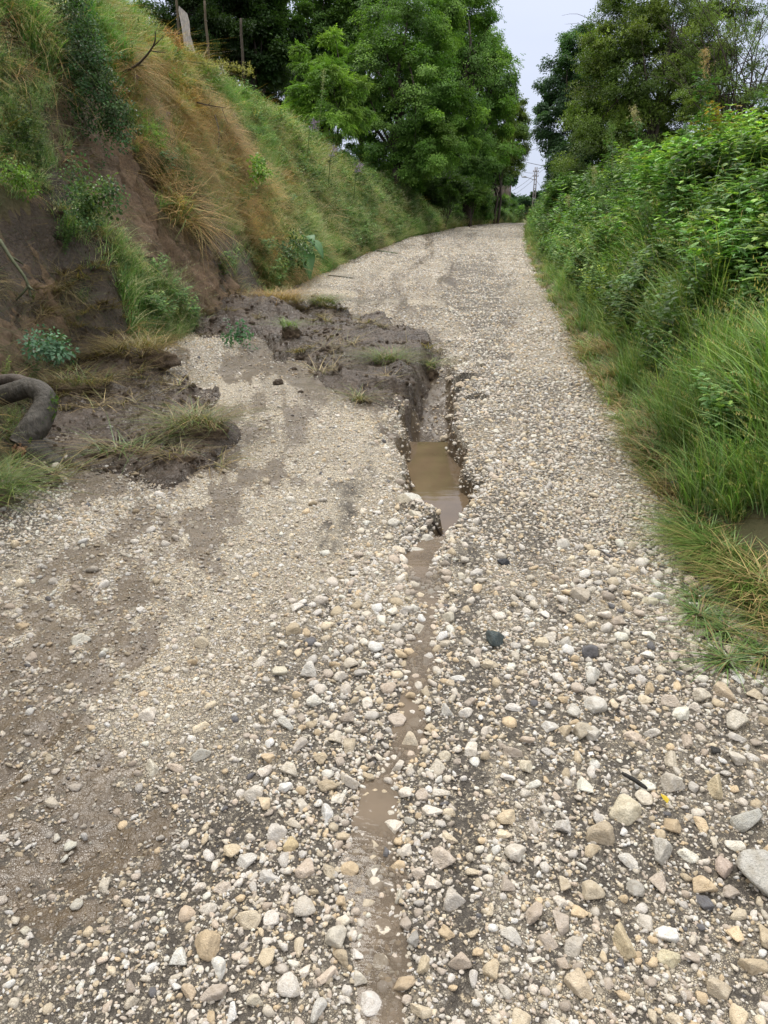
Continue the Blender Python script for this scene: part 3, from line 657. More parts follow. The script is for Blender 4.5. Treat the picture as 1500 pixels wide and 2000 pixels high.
# hand-read cobbles: px, py, width in px, tint index
HAND = [(1215, 1840, 68, (.70, .60, .42)), (885, 1750, 52, (.70, .66, .61)), (1460, 1610, 74, (.55, .55, .52)), (1495, 1720, 110, (.56, .55, .52)), (1232, 1690, 52, (.76, .74, .70)), (1290, 1672, 66, (.56, .54, .50)),
        (1238, 1740, 40, (.52, .50, .46)), (1310, 1875, 52, (.72, .66, .48)), (1120, 1845, 50, (.60, .56, .50)), (1128, 1925, 62, (.70, .60, .46)), (1175, 1640, 55, (.55, .47, .36)), (1225, 1590, 76, (.72, .66, .52)),
        (1415, 1700, 54, (.60, .50, .44)), (866, 1675, 55, (.70, .62, .54)), (810, 1825, 44, (.42, .41, .39)), (786, 1910, 52, (.62, .50, .36)), (828, 1880, 40, (.66, .57, .42)), (815, 1700, 36, (.72, .64, .56)),
        (392, 1480, 36, (.72, .70, .64)), (605, 1310, 44, (.70, .68, .64)), (560, 1422, 44, (.66, .65, .61)), (548, 1315, 34, (.70, .66, .54)), (552, 1260, 34, (.74, .72, .66)), (1158, 1330, 48, (.74, .73, .69)),
        (1160, 1392, 50, (.74, .72, .68)), (1120, 1395, 40, (.72, .70, .65)), (1072, 1425, 36, (.74, .72, .69)), (1155, 1440, 48, (.66, .63, .58)), (1135, 1437, 40, (.60, .54, .44)), (1270, 1180, 36, (.74, .70, .56)),
        (1060, 1262, 36, (.72, .64, .50)), (1105, 1258, 32, (.70, .67, .62)), (1410, 1360, 60, (.62, .52, .40)), (1440, 1420, 60, (.70, .66, .58)), (1310, 1490, 44, (.66, .60, .50)), (1025, 1505, 40, (.72, .66, .54)),
        (870, 1393, 32, (.76, .75, .72)), (800, 1440, 44, (.70, .62, .50)), (620, 1975, 50, (.70, .69, .66)), (520, 1870, 40, (.72, .62, .46)), (372, 1945, 44, (.68, .56, .42)), (258, 1950, 34, (.66, .60, .50)),
        (365, 1765, 40, (.70, .58, .46)), (435, 1730, 40, (.72, .64, .56)), (480, 1680, 44, (.74, .72, .68)), (730, 1640, 30, (.66, .58, .46)), (655, 1830, 48, (.70, .66, .58)), (570, 1650, 38, (.66, .54, .34)),
        (1135, 1170, 46, (.58, .52, .44)), (1100, 1062, 28, (.74, .72, .68)), (985, 1695, 34, (.72, .68, .60)), (1000, 1830, 46, (.72, .70, .66)), (1470, 1890, 60, (.62, .52, .38)), (1400, 1935, 56, (.64, .56, .44)),
        (1395, 1545, 54, (.70, .60, .42)), (1310, 1540, 46, (.62, .58, .52)), (985, 1930, 40, (.70, .66, .60)), (800, 945, 46, (.66, .66, .62)), (795, 1175, 24, (.7, .64, .5)), (500, 1960, 36, (.72, .66, .54))]
HAND += [(905, 700, 22, (.66, .58, .46)), (926, 732, 24, (.70, .63, .50)), (900, 748, 22, (.6, .5, .38)), (884, 768, 26, (.66, .6, .5)), (936, 715, 18, (.7, .66, .58)), (872, 792, 26, (.62, .54, .42)), (893, 784, 20, (.58, .5, .4)), (816, 838, 26, (.7, .62, .5)), (825, 802, 20, (.5, .42, .32)), (850, 832, 18, (.62, .55, .45)),
         (880, 722, 20, (.62, .54, .44)), (810, 985, 30, (.72, .68, .58)), (788, 970, 26, (.70, .64, .52)), (835, 1025, 30, (.72, .70, .64)), (815, 1047, 34, (.80, .78, .72)), (780, 1062, 30, (.74, .66, .54)), (850, 1052, 26, (.72, .64, .52)), (880, 1032, 24, (.7, .66, .58)), (770, 1020, 28, (.78, .76, .7)), (760, 1045, 26, (.74, .68, .56)), (900, 1120, 24, (.74, .7, .6)), (885, 1150, 22, (.7, .62, .5)),
         (878, 1205, 26, (.72, .68, .58)), (870, 1260, 24, (.7, .64, .54)), (880, 1340, 24, (.7, .6, .46)), (868, 1480, 26, (.72, .66, .54)), (760, 1580, 26, (.7, .66, .58)), (690, 1555, 22, (.66, .58, .46)), (800, 1600, 24, (.72, .7, .64)), (720, 1750, 30, (.68, .6, .48)), (780, 1740, 28, (.74, .7, .6)), (700, 1900, 34, (.72, .68, .6))]
hs = []
for px, py, wd, tc_ in HAND:
    p = onroad(px, py); zc = project(*p)[2]; r_ = wd / F * zc * .52
    hs.append((p[0], p[1], r_, tc_))
taken = {}
def free(x, y, r, f=.82):
    cs = .12; i, j = int(math.floor(x / cs)), int(math.floor(y / cs))
    for a in range(i - 2, i + 3):
        for b in range(j - 2, j + 3):
            for (qx, qy, qr) in taken.get((a, b), ()):
                if (qx - x) ** 2 + (qy - y) ** 2 < ((qr + r) * f) ** 2: return False
    taken.setdefault((i, j), []).append((x, y, r)); return True
for h_ in hs: free(h_[0], h_[1], h_[2])
SPECIAL = [(965, 1256, 42), (1310, 958, 34), (985, 1098, 26), (1395, 1475, 24)]
for px, py, wd in SPECIAL:
    p = onroad(px, py); free(p[0], p[1], wd / F * project(*p)[2] * .5)
big = S[S[:, 2] >= .0115]; small = S[S[:, 2] < .0115]
keep = [free(r_[0], r_[1], r_[2]) for r_ in big]; big = big[np.array(keep)]
# the largest in view become objects of their own
inframe = (big[:, 3] > -10) & (big[:, 3] < 1510) & (big[:, 4] < 2010) & (big[:, 8] < .12)
score = np.where(inframe, big[:, 2] / big[:, 5], 0); order = np.argsort(-score)
NIND = 285 - len(hs); ind = big[order[:NIND]]; rest = np.concatenate([big[order[NIND:]], small])
LAND = [((965, 1256), 70, 'beside the blue-grey stone'), ((1237, 1537), 75, 'by the charred stick'), ((1298, 1572), 85, 'by the yellow leaf'), ((1310, 958), 80, 'by the slate-grey stone'), ((1410, 1085), 110, 'below the big grass mat'),
        ((1430, 1250), 110, 'among the verge tufts'), ((800, 945), 70, 'on the lip of the pool'), ((820, 1060), 80, 'around the small second pool')]
def zone_label(px, py, tint=None, wpx=30):
    z = None
    for (a, b), r_, n_ in LAND:
        if (px - a) ** 2 + (py - b) ** 2 < r_ * r_: z = n_; break
    if z is None:
        col = 'verge-side gravel' if px > 1230 else 'dark fines right of the trickle' if px > 940 else 'muddy trickle' if px > 690 else 'stony strip left of the trickle' if px > 420 else 'mud-washed left gravel'
        row = 'far part of the ' if py < 1100 else 'middle of the ' if py < 1400 else 'nearer part of the ' if py < 1700 else 'nearest part of the '
        z = 'in the ' + row + col
    t = np.array(tint if tint is not None else (.7, .65, .55)); v = t.mean(); sat = (t[0] - t[2]) / (v + 1e-6)
    c = 'dark' if v < .3 else 'whitish' if v > .68 and sat < .25 else 'yellowish' if sat > .42 else 'greyish' if sat < .16 else 'cream' if v > .55 else 'tan'
    s_ = 'large' if wpx > 46 else 'middling' if wpx > 30 else 'small'
    l_ = '%s %s cobble %s' % (s_, c, z)
    return l_, 'cobbles: ' + l_
def place_stone(x, y, r_, tint, k, rotz, tilt=.3, sink=.25, label=None, group=None, name='cobble', cat='stone', zs_=1.0):
    o = bpy.data.objects.new(name, big_meshes[k % len(big_meshes)]); COL.objects.link(o)
    z = float(GZ_(np.array([x]), np.array([y]))[0])
    o.location = (x, y, z + r_ * .62 * (.55 - sink)); o.scale = (r_, r_, r_ * zs_)
    o.rotation_euler = (random.uniform(-tilt, tilt), random.uniform(-tilt, tilt), rotz); o.color = (*tint, 1)
    return props(o, label=label, cat=cat, group=group)
for i, (x, y, r_, t_) in enumerate(hs):
    px, py, _ = project(x, y, float(base_z(y))); lb, gr = zone_label(px, py, t_, HAND[i][2])
    place_stone(x, y, r_, t_, i, random.uniform(0, 6.28), .25, .24, lb, gr, zs_=1.15)
T = tints(len(ind), ind[:, 6])
for i, r_ in enumerate(ind):
    lb, gr = zone_label(r_[3], r_[4], T[i], 2 * r_[2] * F / r_[5]); place_stone(r_[0], r_[1], r_[2], T[i], int(rng.integers(0, 18)), random.uniform(0, 6.28), .35, .3, lb, gr)
zz = GZ_(rest[:, 0], rest[:, 1]); n = len(rest)
scatter('gravel', grav, np.stack([rest[:, 0], rest[:, 1], zz + rest[:, 2] * .6 * (.5 - rest[:, 7])], -1),
        np.stack([rng.uniform(-.5, .5, n), rng.uniform(-.5, .5, n), rng.uniform(0, 6.28, n)], -1), rest[:, 2:3] * np.stack([np.ones(n), np.ones(n), rng.uniform(.8, 1.2, n)], -1),
        rng.integers(0, 16, n), tints(n, rest[:, 6]), label='loose crushed pale limestone gravel covering the road', cat='gravel')
print('stones', len(ind) + len(hs), 'gravel', n)
for (px, py, wd), tint, lb, k in zip(SPECIAL, ((.085, .115, .125), (.13, .15, .17), (.05, .055, .07), (.05, .05, .05)),
        ('angular blue-grey stone beside the trickle among pale cobbles', 'rounded slate-grey stone at the foot of the tall verge grass', 'small dark stone tucked against a yellowish cobble', 'small black stone among pale cobbles near the verge'), (1, 5, 7, 9)):
    p = onroad(px, py); place_stone(p[0], p[1], wd / F * project(*p)[2] * .55, tint, k, 1.0 if k == 1 else 0., .1, -.1, lb, None, 'dark_stone')

# ------------------------------------------------------------------ vegetation protos
def blade(base, dirx, L_, w_, droop, lean, col, seg=4, colt=None):
    """one curved grass blade as a strip; dirx: horizontal heading"""
    t = np.linspace(0, 1, seg + 1)
    out = lean * t + droop * t ** 2.2; up = t - .42 * droop * t ** 2.4
    h = np.array([math.cos(dirx), math.sin(dirx)]); side = np.array([-h[1], h[0], 0])
    C = np.stack([base[0] + h[0] * out * L_, base[1] + h[1] * out * L_, base[2] + up * L_], -1)
    wd = w_ * (1 - t ** 1.6) * .5 + .0004
    V = np.concatenate([C - side * wd[:, None], C + side * wd[:, None]])
    i = np.arange(seg); Fc = np.stack([i, i + seg + 1, i + seg + 2, i + 1], -1)
    c0 = np.array(col); c1 = np.array(colt if colt is not None else col * np.array([1.25, 1.15, .9]))
    cc = np.concatenate([c0 + (c1 - c0) * t[:, None]] * 2)
    return V, Fc, cc
def clump(seed, n, L0, L1, w_, spread, droop=(.2, .8), lean=(.05, .5), palette=((.10, .16, .04),), bias=None, heads=0, seg=4):
    r = np.random.default_rng(seed); Vs, Fs, Cs, k = [], [], [], 0
    for i in range(n):
        a = r.uniform(0, 6.28) if bias is None else r.normal(0, bias)
        rr = spread * math.sqrt(r.random()); b = r.uniform(0, 6.28)
        col = np.array(palette[r.integers(0, len(palette))]) * r.uniform(.7, 1.25)
        V, Fc, C = blade((rr * math.cos(b), rr * math.sin(b), -.02), a, r.uniform(L0, L1), w_ * r.uniform(.7, 1.4), r.uniform(*droop), r.uniform(*lean), col, seg)
        Vs.append(V); Fs.append(Fc + k); Cs.append(C); k += len(V)
        if i < heads:     # a seed head: a few short bristles near the tip
            tip = V[seg - 0]; 
            for q in range(7):
                bb = V[seg] - (V[seg] - V[seg - 1]) * (q / 7.) * 1.1
                V2, F2, C2 = blade(bb, r.uniform(0, 6.28), .022, .005, .2, .4, np.array([.30, .26, .13]), 1)
                Vs.append(V2); Fs.append(F2 + k); Cs.append(C2); k += len(V2)
    return mesh_from('clump', np.concatenate(Vs), np.concatenate(Fs), np.concatenate(Cs), M_GRASS)
GRN = ((.10, .17, .035), (.13, .20, .05), (.07, .13, .03), (.16, .22, .07), (.09, .16, .06))
BLU = ((.12, .22, .07), (.09, .18, .05), (.18, .28, .14), (.065, .13, .03), (.16, .22, .08))
DRY = ((.44, .30, .14), (.36, .25, .12), (.52, .37, .19), (.26, .18, .10), (.28, .25, .11))
STR = ((.24, .19, .10), (.17, .13, .07), (.33, .27, .15), (.13, .14, .05))
protos = [clump(10 + i, 46, .16, .42, .0060, .13, palette=GRN + (DRY[4],), heads=6) for i in range(4)]            # 0-3 bank green
protos += [clump(20 + i, 40, .18, .50, .0072, .13, (.4, 1.6), (.1, 1.3), DRY + GRN[:1], bias=1.1) for i in range(4)]          # 4-7 dry, falling downslope
protos += [clump(30 + i, 36, .30, .85, .0115, .14, (.1, .65), (.03, .35), BLU, heads=4, seg=6) for i in range(4)]           # 8-11 tall verge grass
protos += [clump(40 + i, 36, .08, .20, .0050, .07, (.5, 1.1), (.4, 1.1), STR) for i in range(3)]                  # 12-14 matted straw
protos += [clump(50 + i, 34, .05, .16, .0055, .06, (.3, .9), (.2, .9), BLU) for i in range(3)]                    # 15-17 short green tufts
# leafy sprigs
def leaf_quad(base, d, up, L_, w_, col, fold=.25, tipdrop=.2):
    """pointed leaf of 4 quads; returns V,F,C"""
    d = d / np.linalg.norm(d); s = np.cross(d, up); s /= np.linalg.norm(s) + 1e-9; u = np.cross(s, d)
    P = [(0, 0, 0), (.3, .42, fold * .42), (.3, -.42, fold * .42), (.35, 0, 0), (.65, .36, fold * .36 - tipdrop * .3), (.65, -.36, fold * .36 - tipdrop * .3), (.7, 0, -tipdrop * .35), (1, 0, -tipdrop)]
    V = np.array([base + d * a * L_ + s * b * w_ + u * c * L_ * .5 for a, b, c in P])
    Fc = np.array([[0, 3, 1, 1], [0, 2, 3, 3], [1, 3, 6, 4], [3, 2, 5, 6], [4, 6, 7, 7], [6, 5, 7, 7]])
    return V, Fc, np.broadcast_to(col, (8, 3)) * np.array([[.9], [1], [1], [.85], [1.05], [1.05], [.9], [1.1]])
def fixtri(Fc):      # split to triangles
    out = []
    for f in Fc:
        g_ = list(dict.fromkeys(f.tolist()))
        out.append(g_[:3])
        if len(g_) == 4: out.append([g_[0], g_[2], g_[3]])
    return np.array(out)
def sprig(seed, n, h, leafL, leafW, cols, mat, lobed=False, lean=.25, up=.3):
    r = np.random.default_rng(seed); Vs, Fs, Cs, k = [], [], [], 0
    def put(V, Fc, C):
        nonlocal k
        Vs.append(V); Fs.append(Fc + k); Cs.append(C); k += len(V)
    for st in range(n):
        a = r.uniform(0, 6.28); hh = h * r.uniform(.6, 1.1); ln = lean * r.uniform(.3, 1.5)
        top = np.array([math.cos(a) * ln * hh, math.sin(a) * ln * hh, hh]); b0 = np.array([r.normal() * .05, r.normal() * .05, -.02])
        m = max(5, int(hh / (leafL * .42)))
        for j in range(m):
            t = (j + 1) / m; q = b0 + (top - b0) * np.array([t ** 1.4, t ** 1.4, t])
            for s_ in range(2):
                ang = j * 2.4 + s_ * 3.14 + r.normal() * .3
                d = np.array([math.cos(ang), math.sin(ang), up + r.normal() * .2])
                L_ = leafL * (1.15 - .75 * abs(t - .45)) * r.uniform(.7, 1.2)
                c = np.array(cols[r.integers(0, len(cols))]) * r.uniform(.75, 1.25) * (.85 + .35 * t)
                if lobed:
                    for o_, sc in ((0, 1.), (.7, .62), (-.7, .62), (.5, .4), (-.5, .4)):
                        dd = np.array([math.cos(ang + o_), math.sin(ang + o_), d[2]])
                        base = q + d / np.linalg.norm(d) * L_ * (0.15 if abs(o_) != .5 else .5)
                        V, Fc, C = leaf_quad(base, dd, np.array([0, 0, 1.]), L_ * sc, leafW * sc * .8, c); put(V, fixtri(Fc), C)
                else:
                    V, Fc, C = leaf_quad(q, d, np.array([0, 0, 1.]) + r.normal(size=3) * .25, L_, leafW * r.uniform(.8, 1.2), c, .3, r.uniform(.1, .5)); put(V, fixtri(Fc), C)
        side = np.array([-math.sin(a), math.cos(a), 0]) * .003
        V = np.array([b0 - side, b0 + side, top + side * .3, top - side * .3, (b0 + top) / 2]); put(V, np.array([[0, 1, 2], [0, 2, 3]]), np.broadcast_to((.10, .15, .05), (5, 3)))
    return np.concatenate(Vs), np.concatenate(Fs), np.concatenate(Cs)
def sprig_mesh(*a, **k):
    V, Fc, C = sprig(*a, **k); return mesh_from('sprig', V, Fc, C, a[6], smooth=False)
WEED = ((.085, .17, .055), (.12, .21, .07), (.065, .13, .04), (.14, .21, .05))
OLV = ((.11, .15, .03), (.14, .18, .04), (.08, .12, .03))
DK = ((.045, .09, .022), (.065, .12, .03), (.035, .07, .018))
sp = [sprig_mesh(60 + i, 6, .58, .105, .050, WEED, M_GRASS, lobed=True) for i in range(3)]           # 0-2 mugwort like
sp += [sprig_mesh(70 + i, 5, .50, .060, .034, DK, M_GRASS) for i in range(3)]                         # 3-5 dark leafy
sp += [sprig_mesh(80 + i, 6, .40, .045, .022, OLV, M_GRASS) for i in range(3)]                        # 6-8 olive small leaves
GR = proto_collection('grass_proto', protos); WD = proto_collection('weed_proto', sp)

def orient(n, spin_down, nrm, upmix):
    """euler so local z is between up and the normal and local x points down the slope (+spin)"""
    z = nrm * (1 - upmix)[:, None] + np.array([0, 0, 1.]) * upmix[:, None]; z /= np.linalg.norm(z, axis=1, keepdims=True)
    dn = np.stack([nrm[:, 0], nrm[:, 1], np.zeros(n)], -1) + 1e-6; dn /= np.linalg.norm(dn, axis=1, keepdims=True)
    cs, sn = np.cos(spin_down), np.sin(spin_down)
    dn = np.stack([dn[:, 0] * cs - dn[:, 1] * sn, dn[:, 0] * sn + dn[:, 1] * cs, dn[:, 2]], -1)
    x = dn - z * (dn * z).sum(1, keepdims=True); x /= np.linalg.norm(x, axis=1, keepdims=True); y = np.cross(z, x)
    # R=[x y z]; euler XYZ
    ry = -np.arcsin(np.clip(x[:, 2], -1, 1)); rx = np.arctan2(y[:, 2], z[:, 2]); rz = np.arctan2(x[:, 1], x[:, 0])
    return np.stack([rx, ry, rz], -1)
def bank_points(side, n, y0, y1, d0, d1, ypow=1.0):
    # more points near the viewer
    u = rng.random(n); y = y0 * (y1 / y0) ** (u ** ypow) if ypow else y0 + (y1 - y0) * u
    d = d0 + (d1 - d0) * rng.random(n); x = (XL(y) - d) if side < 0 else (XR(y) + d)
    z = H(x, y); px, py, zc = project(x, y, H(x, y, False))
    return x, y, z, px, py, zc, d
DRYZ = [(210, 100), (300, 130), (400, 200), (455, 240), (490, 300), (560, 310), (560, 380), (520, 440), (540, 520), (480, 570), (430, 545), (395, 500), (345, 420), (300, 350), (270, 280), (235, 190)]
GREENSHOOT = [(560, 120), (700, 230), (800, 350), (800, 470), (700, 500), (600, 500), (560, 420), (600, 320), (480, 200), (400, 130)]
# ---- left bank grass
x, y, z, px, py, zc, d = bank_points(-1, 55000, 2.4, 62, -.06, 4.3, .92)
S_ = scarp_w(x, y, H(x, y, False)); dz = poly_mask(px, py, DRYZ, 40, 60, 6)
mid = poly_mask(px, py, MIDGRASS, 20, 40, 5)
ok = (rng.random(len(x)) > sst(.02, .55, S_) * 1.05) & (px > -1500) & (px < 1200)
ok &= ~((mudcover(x, y) > .02) & (d < .45) & (rng.random(len(x)) < .93))
ok &= (fbm(x, y, 2.2, 3, 77) > -.42) & ~((px < 120) & (py > 740) & (rng.random(len(x)) < .85))
x, y, z, px, py, zc, d, S_, dz, mid = [a[ok] for a in (x, y, z, px, py, zc, d, S_, dz, mid)]
n = len(x); nr = normal_at(x, y)
patch = fbm(x, y, .9, 3, 78)
pdry = np.clip(.80 * dz * sst(-.25, .15, fbm(x, y, 2.0, 3, 82)) + .05 + .22 * (patch > .35) * (px < 640) + .45 * sst(.05, .5, S_), 0, .85) * (1 - .6 * mid)
isdry = rng.random(n) < pdry
idx = np.where(isdry, rng.integers(4, 8, n), rng.integers(0, 4, n))
sc = np.clip(.72 + .016 * zc, .8, 1.5) * (1 + .45 * fbm(x, y, 1.3, 2, 79)) * rng.uniform(.7, 1.25, n) * np.where(isdry, 1.05, .95) * (1 - .25 * (d < .15)) * np.where((px < 330) & (py > 130) & (mid < .3), .62, 1)
tt = np.ones((n, 3)) * rng.uniform(.8, 1.2, (n, 1)); tt = tt * (1 + .75 * fbm(x, y, 1.6, 4, 80))[:, None] * np.where(isdry[:, None], .95, np.array([1.45, 1.65, 2.3])); tt[(~isdry) & (patch < -.15)] *= np.array([.6, .85, .6])
scatter('grass', GR, np.stack([x, y, z], -1), orient(n, rng.normal(0, .85, n) + np.where(isdry, 0, rng.uniform(-3, 3, n)), nr, np.where(isdry, .25, .62) + rng.uniform(-.1, .1, n)),
        np.repeat(sc[:, None], 3, 1), idx, tt, label='green and straw-coloured grass covering the steep left bank', cat='grass')
# ---- sprigs on left bank
x, y, z, px, py, zc, d = bank_points(-1, 12000, 4.6, 62, 0, 4.2, .9)
S_ = scarp_w(x, y, H(x, y, False)); ok = (rng.random(len(x)) > S_ * 1.05) & (px > -100) & (fbm(x, y, 1.2, 3, 81) > -.2) & ((px > 440) | (rng.random(len(x)) < .5)) & (rng.random(len(x)) > .8 * poly_mask(px, py, DRYZ, 30, 50, 6))
x, y, z, zc, px = [a[ok] for a in (x, y, z, zc, px)]; n = len(x)
scatter('undergrowth', WD, np.stack([x, y, z], -1), orient(n, rng.uniform(-3, 3, n), normal_at(x, y), np.full(n, .6)), np.repeat((np.clip(.45 + .02 * zc, .5, 1.5) * rng.uniform(.6, 1.2, n))[:, None], 3, 1),
        np.where((px < 260), rng.integers(3, 9, n), rng.choice([0, 1, 2, 6, 7, 8], n)), np.ones((n, 3)) * rng.uniform(.8, 1.5, (n, 1)) * (1.1 + .5 * fbm(x, y, 1., 3, 89))[:, None], label='leafy weeds growing through the grass of the left bank', cat='weeds')
# ---- right bank grass and weeds
x, y, z, px, py, zc, d = bank_points(1, 27000, 1.1, 62, -.05, 5.2, .9)
ok = (px < 4000) & (px > 950) & ~(poly_mask(px, py, [(1370, 1030), (1600, 990), (1600, 1130), (1460, 1120)], 10, 20, 7) > .5)
ok &= ((d < 1.2 + 1.1 * fbm(x, y, .9, 3, 84)) & (y < 13) | (d < .5) | (rng.random(len(x)) < .60)) & (fbm(x, y, 2.4, 3, 91) > -.45)
x, y, z, px, py, zc, d = [a[ok] for a in (x, y, z, px, py, zc, d)]; n = len(x)
edge_ = d < .16 + .22 * fbm(x, y, 1.6, 3, 83)
idx = np.where(edge_, np.where(rng.random(n) < .4, rng.integers(12, 15, n), rng.integers(15, 18, n)), np.where(rng.random(n) < np.where(y < 13, .66, .3), rng.integers(8, 12, n), rng.integers(0, 4, n)))
high = (d > 2.2) & (rng.random(n) < .6); idx = np.where(high, rng.integers(0, 4, n), idx)
sc = np.where(edge_, 1.0, np.clip(.72 + .018 * zc, .7, 1.6)) * rng.uniform(.65, 1.2, n) * np.where(edge_, 1, .55 + .45 * sst(.2, .7, d)) * np.where(y < 13, 1, .8) * (1 + .5 * fbm(x, y, 1.3, 3, 92))
tt = np.ones((n, 3)) * rng.uniform(.8, 1.3, (n, 1)) * (1.25 + .6 * fbm(x, y, 1.2, 3, 85))[:, None]; tt[high] *= np.array([1.9, 1.35, 1.2])
scatter('grass', GR, np.stack([x, y, z], -1), orient(n, rng.uniform(-3, 3, n), normal_at(x, y), np.clip(.75 + rng.uniform(-.2, .2, n), 0, 1)), np.repeat(sc[:, None], 3, 1), idx, tt,
        label='tall green grass and matted straw along the right verge', cat='grass')
x, y, z, px, py, zc, d = bank_points(1, 17000, 3.0, 62, .25, 5.4, .9)
ok = (px < 1800) & (px > 950) & (rng.random(len(x)) < .7 * (d > .25) + .3 * sst(.3, 1.3, d + (y > 8) * .5 - (y < 7) * .5)) & (fbm(x, y, 1.6, 3, 88) > -.38)
x, y, z, px, py, zc, d = [a[ok] for a in (x, y, z, px, py, zc, d)]; n = len(x)
pn = fbm(x, y, .55, 3, 86)
idx = np.where(pn > .12, rng.integers(0, 3, n), np.where(pn < -.22, rng.integers(3, 6, n), rng.integers(0, 9, n)))
idx = np.where((d > 2.4) & (rng.random(n) < .55), rng.integers(6, 9, n), idx)
tt = np.ones((n, 3)) * rng.uniform(.8, 1.6, (n, 1)) * (1.3 + .9 * fbm(x, y, 1.1, 3, 87))[:, None]; tt[idx >= 6] *= np.array([1.6, 1.4, 1.1]); br = poly_mask(px, py, [(1180, 270), (1500, 150), (1560, 300), (1330, 340), (1200, 370)], 30, 50, 9) > rng.random(n) * 1.6; tt[br] = np.array([2.6, 1.15, 1.1]) * rng.uniform(.7, 1.2, (br.sum(), 1)); yl = (d > 1.9 + .8 * fbm(x, y, 1, 2, 93)) & ~br; tt[yl] *= np.array([1.35, 1.2, 1.0])
scatter('undergrowth', WD, np.stack([x, y, z], -1), orient(n, rng.uniform(-3, 3, n), normal_at(x, y), np.full(n, .75)), np.repeat((np.clip(.78 + .014 * zc, .8, 1.15) * rng.uniform(.6, 1.6, n) * (1 + .75 * fbm(x, y, 1.0, 3, 90)) * (.65 + .35 * sst(0, 1.5, d)))[:, None], 3, 1), idx, tt,
        label='dense leafy weeds covering the right bank', cat='weeds')

# crumbled soil and straw strewn over the slide and the foot of the bare bank
crumb = proto_collection('crumb_proto', [])
for q_ in range(6):
    me_ = stone_mesh(500 + q_, 2, M_CLOD, 3.0); o_ = bpy.data.objects.new('crumb_proto_%02d' % q_, me_); crumb.objects.link(o_)
n0 = 60000; x = rng.uniform(-4.6, .75, n0); y = rng.uniform(3.9, 13.2, n0); mh = mud_h(x, y); d = XL(y) - x
ok = (mh > .0) & (d < 1.0) & (fbm(x, y, 2.5, 3, 97) > -.1); x, y, mh = x[ok][:4200], y[ok][:4200], mh[ok][:4200]; n = len(x)
x2, y2, z2, px2, py2, zc2, d2 = bank_points(-1, 16000, 4.5, 15, 0, 3.2, 1.0); S2 = scarp_w(x2, y2, H(x2, y2, False)); k2 = (S2 > .6) & (rng.random(len(x2)) < .25 + .6 * (d2 < .7)); 
P1 = np.stack([x, y, GZ_(x, y)], -1); P2 = np.stack([x2, y2, z2], -1)[k2]; P1 = np.concatenate([P1, P2]); n1_ = len(P1); rs = .006 + .034 * rng.random(n1_) ** 4
scatter('crumbled_soil', crumb, P1, rng.uniform(-3, 3, (n1_, 3)), np.repeat(rs[:, None], 3, 1), rng.integers(0, 6, n1_), np.ones((n1_, 3)), label='crumbled dark soil strewn over the slide and bare bank', cat='soil')
m_ = rng.random(n) < .17; xs_, ys_ = x[m_], y[m_]; ns_ = len(xs_); pxs, pys, _ = project(xs_, ys_, base_z(ys_))
kk = (rng.random(ns_) < .10 + .80 * poly_mask(pxs, pys, [(-100, 600), (200, 620), (340, 720), (330, 770), (100, 790), (-100, 800)], 25, 30, 5)); xs_, ys_ = xs_[kk], ys_[kk]; ns_ = len(xs_)
scatter('straw', GR, np.stack([xs_, ys_, GZ_(xs_, ys_)], -1), np.stack([rng.uniform(-.3, .3, ns_), rng.uniform(-.3, .3, ns_), rng.uniform(0, 6.3, ns_)], -1), np.repeat(rng.uniform(.7, 1.7, (ns_, 1)), 3, 1) * np.array([1, 1, .4]), rng.integers(12, 15, ns_), np.ones((ns_, 3)) * rng.uniform(.6, 1.3, (ns_, 1)), label='torn straw and grass trodden into the slumped mud', cat='straw')
k3 = (S2 > .35) & (rng.random(len(x2)) < .10) & (fbm(x2, y2, 2.2, 3, 98) > -.05); q3 = np.stack([x2, y2, z2], -1)[k3]; n3 = len(q3)
scatter('roots', GR, q3, orient(n3, rng.normal(0, .5, n3), normal_at(q3[:, 0], q3[:, 1]), np.full(n3, .15)), np.repeat(rng.uniform(.35, .85, (n3, 1)), 3, 1), rng.integers(4, 8, n3), np.array([.85, 1., 1.15]) * rng.uniform(.25, .7, (n3, 1)), label='torn roots and dead grass hanging down the bare soil scar', cat='roots')

